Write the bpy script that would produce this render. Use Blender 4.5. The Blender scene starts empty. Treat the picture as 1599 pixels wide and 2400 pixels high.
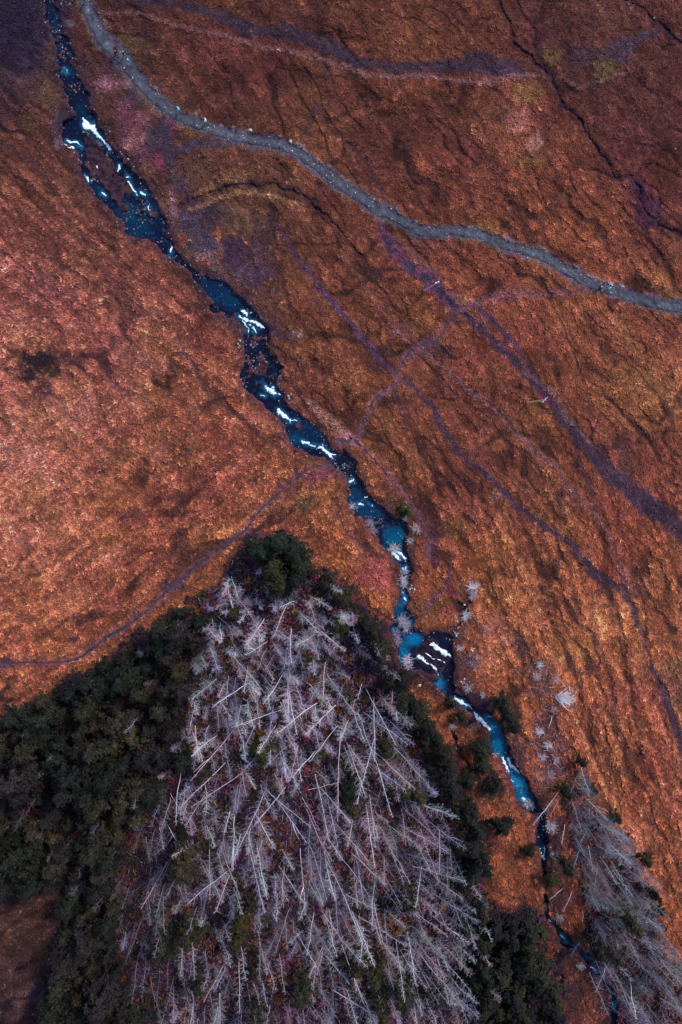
import bpy, bmesh, math, random
import numpy as np
from mathutils import Vector, Matrix, Quaternion

# ---------------------------------------------------------------- camera, sky, sun, exposure
scene = bpy.context.scene
S = 0.0714            # metres of ground per photograph pixel
H = 125.0             # height of the drone above the moor
FW, FH = 1599, 2400
cam_data = bpy.data.cameras.new("camera")
cam = bpy.data.objects.new("camera", cam_data)
scene.collection.objects.link(cam)
cam.location = (0, 0, H)
cam.rotation_euler = (0, 0, 0)
cam_data.sensor_fit = 'VERTICAL'
cam_data.angle_y = 2 * math.atan(FH * S / 2 / H)
cam_data.clip_start = 1.0
cam_data.clip_end = 6000
scene.camera = cam

SUN_DIR = Vector((0.60, 0.52, 0.0)).normalized() * math.cos(math.radians(46))
SUN_DIR.z = math.sin(math.radians(46))
world = bpy.data.worlds.new("World")
scene.world = world
world.use_nodes = True
wn = world.node_tree
wn.nodes.clear()
sky = wn.nodes.new('ShaderNodeTexSky')
sky.sky_type = 'NISHITA'
sky.sun_disc = False
sky.sun_elevation = math.radians(46)
sky.sun_rotation = math.atan2(SUN_DIR.x, SUN_DIR.y)
bg = wn.nodes.new('ShaderNodeBackground')
bg.inputs['Strength'].default_value = 0.15
wo = wn.nodes.new('ShaderNodeOutputWorld')
wn.links.new(sky.outputs[0], bg.inputs[0])
wn.links.new(bg.outputs[0], wo.inputs[0])
sun_data = bpy.data.lights.new("sun", 'SUN')
sun_data.energy = 2.0
sun_data.angle = math.radians(8)
sun_data.color = (1.0, 0.94, 0.86)
sun = bpy.data.objects.new("sun", sun_data)
sun.rotation_euler = SUN_DIR.to_track_quat('Z', 'Y').to_euler()
sun.location = (60, 60, 90)
scene.collection.objects.link(sun)
scene.view_settings.view_transform = 'Standard'
scene.view_settings.look = 'None'
scene.view_settings.exposure = 0.66
scene.view_settings.gamma = 1.0

rng = np.random.default_rng(7)
R = random.Random(11)

# ---------------------------------------------------------------- helpers
def lin(c):
    c = np.asarray(c, float) / 255.0
    return np.where(c <= 0.04045, c / 12.92, ((c + 0.055) / 1.055) ** 2.4)

def world_xy(px, py, z=0.0):
    k = S * (H - z) / H
    return (px - 799.5) * k, (1200 - py) * k

def zc(ox, oy, k, pts):
    """points read in an enlarged crop of the photograph -> photograph pixels"""
    return [(ox + p[0] / k,) + (oy + p[1] / k,) + tuple(p[2:]) for p in pts]

def hash2(ix, iy, seed):
    n = (ix.astype(np.int64) * 374761393 + iy.astype(np.int64) * 668265263 + seed * 974711) & 0x7fffffff
    n = ((n ^ (n >> 13)) * 1274126177) & 0x7fffffff
    n = (n ^ (n >> 16)) & 0xffff
    return n / 65535.0

def vnoise(x, y, sc, seed):
    x = np.asarray(x, float) / sc; y = np.asarray(y, float) / sc
    ix = np.floor(x); iy = np.floor(y)
    fx = x - ix; fy = y - iy
    fx = fx * fx * (3 - 2 * fx); fy = fy * fy * (3 - 2 * fy)
    ix = ix.astype(np.int64); iy = iy.astype(np.int64)
    a = hash2(ix, iy, seed); b = hash2(ix + 1, iy, seed)
    c = hash2(ix, iy + 1, seed); d = hash2(ix + 1, iy + 1, seed)
    return (a * (1 - fx) + b * fx) * (1 - fy) + (c * (1 - fx) + d * fx) * fy

def fbm(x, y, sc, seed, octv=3):
    t = 0; amp = 1; tot = 0
    for o in range(octv):
        t = t + amp * vnoise(x, y, sc / (2 ** o), seed + o * 17)
        tot += amp; amp *= 0.55
    return t / tot

def sstep(a, b, x):
    t = np.clip((x - a) / (b - a), 0, 1)
    return t * t * (3 - 2 * t)

coll = scene.collection
def link(o, parent=None):
    coll.objects.link(o)
    if parent is not None:
        o.parent = parent
    return o

def mesh_from(name, V, F, mat=None, smooth=False):
    me = bpy.data.meshes.new(name)
    V = np.asarray(V, np.float32)
    if isinstance(F, np.ndarray):
        n = F.shape[1]
        me.vertices.add(len(V)); me.vertices.foreach_set('co', V.ravel())
        me.loops.add(F.size); me.loops.foreach_set('vertex_index', F.astype(np.int32).ravel())
        me.polygons.add(len(F))
        me.polygons.foreach_set('loop_start', np.arange(0, F.size, n, dtype=np.int32))
        me.polygons.foreach_set('loop_total', np.full(len(F), n, np.int32))
        me.update(calc_edges=True)
    else:
        me.from_pydata([tuple(v) for v in V.tolist()], [], F)
    me.polygons.foreach_set('use_smooth', np.full(len(me.polygons), smooth))
    if mat is not None:
        me.materials.append(mat)
    return me

def set_col(me, cols, name='Col'):
    a = me.color_attributes.new(name, 'FLOAT_COLOR', 'POINT')
    c = np.ones((len(cols), 4), np.float32); c[:, :3] = cols
    a.data.foreach_set('color', c.ravel())

def tag(o, label=None, cat=None, group=None, kind=None):
    if label: o['label'] = label
    if cat: o['category'] = cat
    if group: o['group'] = group
    if kind: o['kind'] = kind
    return o

def empty(name, loc):
    o = bpy.data.objects.new(name, None)
    o.location = loc
    o.empty_display_size = 0.3
    return link(o)

# ---------------------------------------------------------------- materials
def new_mat(name):
    m = bpy.data.materials.new(name); m.use_nodes = True
    nt = m.node_tree; nt.nodes.clear()
    out = nt.nodes.new('ShaderNodeOutputMaterial')
    bs = nt.nodes.new('ShaderNodeBsdfPrincipled')
    nt.links.new(bs.outputs[0], out.inputs[0])
    return m, nt, bs

def nd(nt, typ, **kw):
    n = nt.nodes.new(typ)
    for k, v in kw.items():
        setattr(n, k, v)
    return n

def mulcol(nt, a, b, fac=1.0, mode='MULTIPLY'):
    n = nd(nt, 'ShaderNodeMix', data_type='RGBA', blend_type=mode)
    n.inputs[0].default_value = fac
    for i, s in ((6, a), (7, b)):
        if hasattr(s, 'default_value') or hasattr(s, 'is_linked'):
            nt.links.new(s, n.inputs[i])
        else:
            n.inputs[i].default_value = (*s, 1)
    return n.outputs[2]

def noise(nt, scale, detail=4, rough=0.6, dist=0.0, vec=None):
    n = nd(nt, 'ShaderNodeTexNoise')
    n.inputs['Scale'].default_value = scale
    n.inputs['Detail'].default_value = detail
    n.inputs['Roughness'].default_value = rough
    n.inputs['Distortion'].default_value = dist
    if vec is not None:
        nt.links.new(vec, n.inputs['Vector'])
    return n.outputs[0]

def ramp(nt, fac, stops):
    r = nd(nt, 'ShaderNodeValToRGB')
    el = r.color_ramp.elements
    while len(el) < len(stops):
        el.new(0.5)
    for e, (p, c) in zip(el, stops):
        e.position = p; e.color = (*c, 1)
    nt.links.new(fac, r.inputs[0])
    return r.outputs[0]

def coords(nt):
    return nd(nt, 'ShaderNodeTexCoord').outputs['Object']

def bump(nt, bs, h, strength=0.5, dist=0.1):
    b = nd(nt, 'ShaderNodeBump')
    b.inputs['Strength'].default_value = strength
    b.inputs['Distance'].default_value = dist
    nt.links.new(h, b.inputs['Height'])
    nt.links.new(b.outputs[0], bs.inputs['Normal'])

def attr_col(nt, name='Col'):
    return nd(nt, 'ShaderNodeAttribute', attribute_name=name).outputs['Color']

# moor ground: vegetation colour with painted vignette and shade from the mesh, tussock grain from noise
M_GROUND, nt, bs = new_mat("moor_ground")
co = coords(nt)
n1 = noise(nt, 2.6, 5, 0.68, 0.5, co)
grain = ramp(nt, n1, [(0.30, (0.48, 0.44, 0.85)), (0.47, (0.86, 0.82, 0.98)), (0.58, (1.22, 1.22, 1.2)), (0.72, (1.8, 1.85, 1.95))])  # violet shadow tint put into the dark end of the grain
n2 = noise(nt, 6.0, 3, 0.6, 0.0, co)
fine = ramp(nt, n2, [(0.3, (0.7, 0.7, 0.72)), (0.7, (1.3, 1.3, 1.28))])
c = mulcol(nt, attr_col(nt), grain, 1.0)
c = mulcol(nt, c, fine, 1.0)
nt.links.new(c, bs.inputs['Base Color'])
bs.inputs['Roughness'].default_value = 0.95
bs.inputs['Specular IOR Level'].default_value = 0.1
bump(nt, bs, n1, 0.8, 0.25)

M_GRASS, nt, bs = new_mat("moor_grass")
nt.links.new(attr_col(nt), bs.inputs['Base Color'])
bs.inputs['Roughness'].default_value = 0.85
bs.inputs['Specular IOR Level'].default_value = 0.15

M_PATH, nt, bs = new_mat("gravel")
co = coords(nt)
n1 = noise(nt, 3.0, 6, 0.75, 0.2, co)
g = ramp(nt, n1, [(0.32, (0.6, 0.6, 0.66)), (0.5, (1, 1, 1)), (0.66, (1.5, 1.5, 1.5))])
v = nd(nt, 'ShaderNodeTexVoronoi'); v.inputs['Scale'].default_value = 9.0
nt.links.new(co, v.inputs['Vector'])
g2 = ramp(nt, v.outputs['Color'], [(0.2, (0.75, 0.75, 0.77)), (0.8, (1.25, 1.25, 1.25))])
c = mulcol(nt, mulcol(nt, attr_col(nt), g), g2)
nt.links.new(c, bs.inputs['Base Color'])
bs.inputs['Roughness'].default_value = 0.9
bump(nt, bs, n1, 0.6, 0.08)

M_WATER, nt, bs = new_mat("stream_water")
co = coords(nt)
n1 = noise(nt, 1.3, 4, 0.65, 0.5, co)
g = ramp(nt, n1, [(0.3, (0.65, 0.7, 0.8)), (0.5, (1, 1, 1)), (0.72, (1.45, 1.4, 1.3))])
nt.links.new(mulcol(nt, attr_col(nt), g), bs.inputs['Base Color'])
bs.inputs['Roughness'].default_value = 0.12
bs.inputs['IOR'].default_value = 1.33
n3 = noise(nt, 5.0, 3, 0.6, 0.8, co)
bs.inputs['Specular IOR Level'].default_value = 0.3
bump(nt, bs, n3, 0.25, 0.06)

M_FOAM, nt, bs = new_mat("white_foam")
co = coords(nt)
n1 = noise(nt, 4.0, 4, 0.7, 0.3, co)
c = ramp(nt, n1, [(0.3, (0.45, 0.68, 0.78)), (0.5, (0.86, 0.93, 0.95)), (1, (0.95, 0.96, 0.96))])
nt.links.new(mulcol(nt, c, attr_col(nt)), bs.inputs['Base Color'])
bs.inputs['Roughness'].default_value = 0.7
bump(nt, bs, n1, 0.7, 0.1)

def tinted(name, nsc, lo, hi, rough=0.9, bs_str=0.4, use_attr=False):
    m, nt, bs = new_mat(name)
    co = coords(nt)
    n1 = noise(nt, nsc, 4, 0.65, 0.2, co)
    g = ramp(nt, n1, [(0.3, lo), (0.7, hi)])
    oc = nd(nt, 'ShaderNodeObjectInfo').outputs['Color']
    c = mulcol(nt, oc, g)
    if use_attr:
        c = mulcol(nt, c, attr_col(nt))
    nt.links.new(c, bs.inputs['Base Color'])
    bs.inputs['Roughness'].default_value = rough
    bs.inputs['Specular IOR Level'].default_value = 0.2
    if bs_str:
        bump(nt, bs, n1, bs_str, 0.05)
    return m

M_BARK = tinted("dead_bark", 5.0, (0.6, 0.58, 0.6), (1.25, 1.25, 1.25))
M_TWIG = tinted("dead_twigs", 3.0, (0.65, 0.62, 0.68), (1.2, 1.2, 1.2), bs_str=0)
M_LEAF = tinted("conifer_needles", 2.0, (0.7, 0.7, 0.7), (1.25, 1.25, 1.2), 0.75, 0, use_attr=True)
M_TRUNK = tinted("live_bark", 6.0, (0.6, 0.6, 0.6), (1.2, 1.2, 1.2))
M_ROCK = tinted("boulder_rock", 4.0, (0.55, 0.55, 0.58), (1.25, 1.22, 1.2), 0.85, 0.6)
M_WOOD = tinted("pole_wood", 8.0, (0.75, 0.75, 0.75), (1.15, 1.15, 1.15), 0.8, 0.2)
M_PLAIN, nt, bs = new_mat("cloth_and_skin")
nt.links.new(mulcol(nt, attr_col(nt), ramp(nt, noise(nt, 30, 3, 0.6, 0, coords(nt)), [(0.3, (0.8, 0.8, 0.8)), (0.7, (1.15, 1.15, 1.15))])), bs.inputs['Base Color'])
bs.inputs['Roughness'].default_value = 0.8

# ---------------------------------------------------------------- map of the place (photograph pixels)
K5 = 1568 / 300.0
K2 = 1568 / 800.0
K4 = 1568 / 400.0
LEFT = (zc(60, 0, K5, [(220, -500), (235, -10), (265, 150), (240, 260), (300, 370), (365, 500), (385, 620), (375, 770), (440, 830), (440, 960), (480, 1080), (520, 1200), (590, 1340), (630, 1420)])
        + zc(110, 240, K5, [(360, 165), (250, 190), (180, 290), (140, 400), (200, 500), (370, 590), (390, 690), (450, 730), (440, 790), (410, 870), (470, 960), (560, 1040), (620, 1150), (690, 1260), (790, 1350), (900, 1480)])
        + zc(240, 430, K5, [(230, 550), (310, 620), (430, 640), (490, 670), (540, 690), (600, 740), (680, 760), (760, 890), (850, 940), (970, 1000), (1080, 1060), (1170, 1190), (1230, 1300)])
        + zc(460, 620, K5, [(80, 300), (200, 430), (215, 490), (150, 490), (160, 540), (230, 580), (310, 600), (390, 650), (520, 690), (570, 750), (595, 860), (600, 960), (590, 1070), (560, 1100), (575, 1200), (570, 1290), (520, 1330), (560, 1420), (600, 1530)])
        + zc(560, 850, K5, [(150, 390), (270, 470), (330, 560), (440, 640), (520, 680), (560, 740), (570, 830), (630, 940), (720, 1050), (830, 1090), (960, 1140), (1060, 1180), (1150, 1170), (1170, 1250), (1220, 1330), (1320, 1420), (1350, 1480)])
        + zc(780, 1080, K5, [(205, 300), (215, 440), (180, 490), (210, 570), (290, 640), (370, 710), (470, 740), (510, 850), (530, 940), (600, 1040), (680, 1110), (740, 1170), (820, 1220), (850, 1300), (830, 1380), (820, 1460)])
        + zc(880, 1360, K5, [(300, 0), (310, 100), (290, 200), (270, 330), (220, 400), (230, 520), (190, 620), (230, 750), (290, 850), (310, 960), (300, 1060), (400, 1120), (520, 1090), (700, 1150), (770, 1170), (790, 1200), (700, 1280), (770, 1370), (860, 1380)])
        + zc(1020, 1600, K5, [(130, 180), (240, 260), (300, 300), (420, 350), (480, 400), (560, 520), (660, 590), (665, 700), (690, 840), (800, 950), (850, 1060), (890, 1140), (900, 1230), (980, 1250), (1000, 1330), (990, 1430), (1070, 1510)])
        + zc(1150, 1820, K5, [(460, 420), (490, 490), (580, 450), (600, 600), (530, 680), (540, 850), (600, 920), (620, 1030), (650, 1150), (662, 1240)]))
RIGHT = (zc(60, 0, K5, [(330, -500), (345, -10), (385, 120), (430, 260), (440, 400), (520, 470), (560, 620), (590, 800), (620, 930), (730, 1010), (745, 1160), (770, 1300), (830, 1390)])
         + zc(110, 240, K5, [(600, 190), (640, 300), (700, 390), (720, 470), (800, 570), (860, 620), (920, 740), (1000, 800), (1110, 900), (1200, 990), (1260, 1060), (1270, 1170), (1330, 1260), (1440, 1420)])
         + zc(240, 430, K5, [(800, 560), (760, 640), (790, 700), (850, 720), (860, 800), (960, 890), (1050, 960), (1130, 1060), (1200, 1150), (1330, 1130), (1450, 1180)])
         + zc(460, 620, K5, [(330, 180), (440, 300), (540, 450), (680, 550), (740, 630), (820, 680), (880, 730), (880, 900), (860, 960), (900, 1110), (960, 1120), (1000, 1200), (1050, 1300), (1000, 1400), (960, 1480)])
         + zc(560, 850, K5, [(480, 340), (570, 400), (560, 480), (620, 560), (700, 620), (800, 680), (900, 760), (980, 830), (1060, 900), (1100, 1000), (1150, 1080), (1210, 1100), (1310, 1090), (1350, 1160), (1420, 1240), (1410, 1340)])
         + zc(780, 1080, K5, [(310, 210), (400, 330), (450, 430), (560, 520), (620, 580), (700, 650), (760, 720), (850, 690), (900, 760), (930, 850), (900, 950), (900, 1050), (930, 1130), (930, 1230), (970, 1320), (960, 1400), (940, 1490)])
         + zc(880, 1360, K5, [(430, 0), (400, 110), (400, 280), (390, 370), (440, 400), (490, 530), (450, 570), (480, 620), (580, 680), (640, 700), (700, 620), (830, 640), (940, 690), (950, 800), (950, 950), (940, 1100), (930, 1250)])
         + zc(1020, 1600, K5, [(240, 130), (340, 200), (440, 290), (520, 330), (620, 340), (720, 430), (750, 480), (790, 500), (830, 580), (840, 700), (900, 780), (900, 880), (960, 970), (1030, 1090), (1040, 1150), (1130, 1220), (1150, 1320), (1250, 1420)])
         + zc(1150, 1820, K5, [(560, 280), (600, 420), (680, 470), (660, 600), (690, 700), (690, 860), (710, 980), (690, 1060), (690, 1180), (680, 1240)]))
RIVER = LEFT + RIGHT[::-1]
ISLANDS = [
    zc(110, 240, K5, [(480, 360), (560, 400), (620, 480), (690, 580), (730, 690), (850, 840), (820, 880), (830, 960), (900, 1060), (960, 1180), (1010, 1260), (1010, 1370), (930, 1340), (830, 1270), (820, 1190), (740, 1130), (760, 1070), (690, 1000), (640, 1000), (520, 950), (500, 850), (480, 720), (430, 560), (410, 430)]),
    zc(110, 240, K5, [(850, 870), (930, 900), (980, 980), (1060, 1090), (1050, 1150), (980, 1120), (900, 1030), (840, 940)]),
    zc(460, 620, K5, [(640, 1120), (690, 1110), (680, 1240), (640, 1280), (600, 1220)]),
    zc(460, 620, K5, [(760, 1130), (830, 1110), (850, 1200), (880, 1280), (870, 1330), (760, 1340), (720, 1250), (740, 1180)]),
    zc(880, 1360, K5, [(560, 800), (650, 740), (700, 720), (800, 800), (920, 930), (890, 1060), (850, 1130), (780, 1150), (640, 1070), (500, 1000), (480, 900)]),
]
SIDE = zc(1020, 1600, K5, [(165, 470, 4), (200, 520, 6), (230, 640, 6), (260, 780, 7), (320, 900, 7), (400, 990, 5), (470, 1090, 4), (540, 1200, 4), (560, 1260, 1)])
LOWER = [(1277.5, 2050, 3), (1278, 2080, 3), (1279, 2120, 4)] + zc(1200, 2100, K5, [(415, 170, 8), (450, 260, 9), (530, 380, 11), (580, 470, 17), (640, 540, 24), (760, 640, 12), (900, 720, 16), (1000, 800, 26), (1030, 920, 14), (1100, 1030, 6), (1185, 1120, 9), (1225, 1260, 15), (1250, 1400, 17), (1250, 1560, 18), (1260, 2000, 18)])

PATH = [(190, -220, 33), (195, -60, 33), (200, 0, 33), (222, 57, 32), (243, 96, 40), (285, 134, 42), (306, 165, 36), (345, 212, 28), (385, 248, 30), (425, 275, 28), (480, 297, 26), (530, 315, 27), (600, 330, 27), (650, 338, 28), (690, 353, 29), (740, 388, 28), (800, 432, 28), (850, 466, 30), (882, 490, 34), (920, 505, 29), (960, 530, 27), (1000, 546, 27), (1050, 542, 26), (1110, 546, 26), (1160, 565, 26), (1210, 583, 25), (1270, 600, 27), (1330, 635, 27), (1390, 668, 28), (1440, 683, 26), (1500, 703, 28), (1560, 718, 30), (1640, 722, 30), (1900, 720, 30)]
FOOT1 = zc(800, 600, K2, [(1150, 160, 5), (1050, 167, 5), (950, 172, 5.5), (800, 174, 6), (700, 187, 6), (600, 215, 6), (560, 240, 8), (530, 270, 7), (480, 320, 6), (440, 385, 8), (405, 402, 16), (350, 420, 9), (310, 450, 11), (280, 500, 6), (260, 550, 6), (245, 600, 6), (200, 632, 8), (150, 660, 9), (130, 710, 7), (100, 790, 7), (70, 840, 8), (20, 850, 16), (-20, 845, 14)])
FOOT2 = [(790, 1090, 8), (730, 1096, 7), (689, 1125, 8), (658, 1151, 8), (607, 1199, 8)] + zc(0, 1200, K2, [(1130, 80, 9), (1060, 130, 10), (990, 180, 10), (900, 250, 11), (800, 330, 14), (740, 390, 10), (690, 440, 9), (600, 510, 11), (500, 570, 12), (420, 630, 12), (350, 675, 10), (250, 690, 7), (60, 690, 7), (20, 705, 16), (-60, 720, 12), (-200, 760, 8)])
FOOT3 = [(836, 1034, 7)] + zc(780, 1080, K5, [(560, 30, 6), (640, 150, 6), (760, 290, 5), (880, 400, 6), (970, 530, 6), (1080, 720, 6), (1150, 850, 7), (1180, 1000, 8), (1190, 1200, 10)])

# macro colours of the moor, corner vignette and glade shade painted in, photograph values
BASE = [(100, 60, 45, 32, 50), (60, 300, 85, 50, 40), (60, 450, 110, 62, 50), (60, 700, 142, 82, 68), (60, 1000, 152, 90, 72), (100, 1250, 150, 88, 66), (60, 1450, 140, 80, 55), (250, 750, 140, 80, 65), (250, 1000, 146, 85, 66), (350, 1150, 140, 78, 56), (480, 800, 126, 70, 52), (450, 600, 112, 62, 46), (480, 1000, 130, 72, 52), (560, 1080, 125, 68, 52), (300, 1300, 136, 76, 53), (500, 1250, 136, 78, 52), (450, 150, 82, 44, 36), (600, 200, 86, 46, 36), (650, 60, 86, 48, 38), (800, 100, 92, 53, 38), (1000, 80, 95, 53, 38), (950, 250, 95, 51, 38), (1150, 330, 108, 60, 46), (1350, 60, 76, 43, 38), (1450, 200, 78, 42, 38), (1540, 300, 75, 40, 38), (1540, 450, 86, 46, 38), (1250, 480, 124, 68, 48), (1100, 480, 116, 63, 42), (1400, 580, 126, 70, 48), (600, 480, 92, 58, 42), (750, 550, 104, 58, 42), (760, 700, 104, 57, 40), (700, 780, 98, 54, 40), (860, 800, 100, 55, 40), (950, 620, 110, 62, 42), (1050, 900, 106, 58, 42), (1200, 800, 115, 62, 45), (1400, 800, 120, 65, 48), (1500, 900, 130, 77, 52), (1450, 1000, 116, 61, 48), (1300, 1000, 115, 65, 45), (1100, 1150, 122, 69, 48), (1000, 1050, 106, 59, 43), (1250, 1150, 120, 70, 48), (1450, 1250, 120, 62, 46), (1150, 1300, 146, 83, 54), (1250, 1450, 158, 91, 60), (1400, 1500, 160, 95, 62), (1300, 1700, 140, 75, 52), (1500, 1700, 146, 82, 58), (1550, 1900, 142, 80, 55), (1560, 2200, 126, 70, 46), (1200, 1480, 150, 85, 60), (1200, 1950, 135, 74, 52), (1190, 2050, 122, 66, 48), (800, 1290, 146, 85, 54), (900, 1350, 140, 75, 50), (600, 1700, 100, 60, 50), (300, 1900, 60, 38, 40), (50, 2150, 62, 38, 34), (40, 2300, 52, 33, 34), (1420, 2360, 112, 60, 46), (1050, 1680, 122, 66, 46), (700, 2300, 80, 48, 45), (200, 200, 70, 44, 42), (30, 180, 56, 36, 44), (40, 380, 88, 48, 42), (570, 620, 72, 46, 46), (420, 430, 84, 54, 46), (640, 660, 92, 53, 40), (700, 20, 84, 46, 38), (230, 30, 78, 44, 36)]

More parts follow.
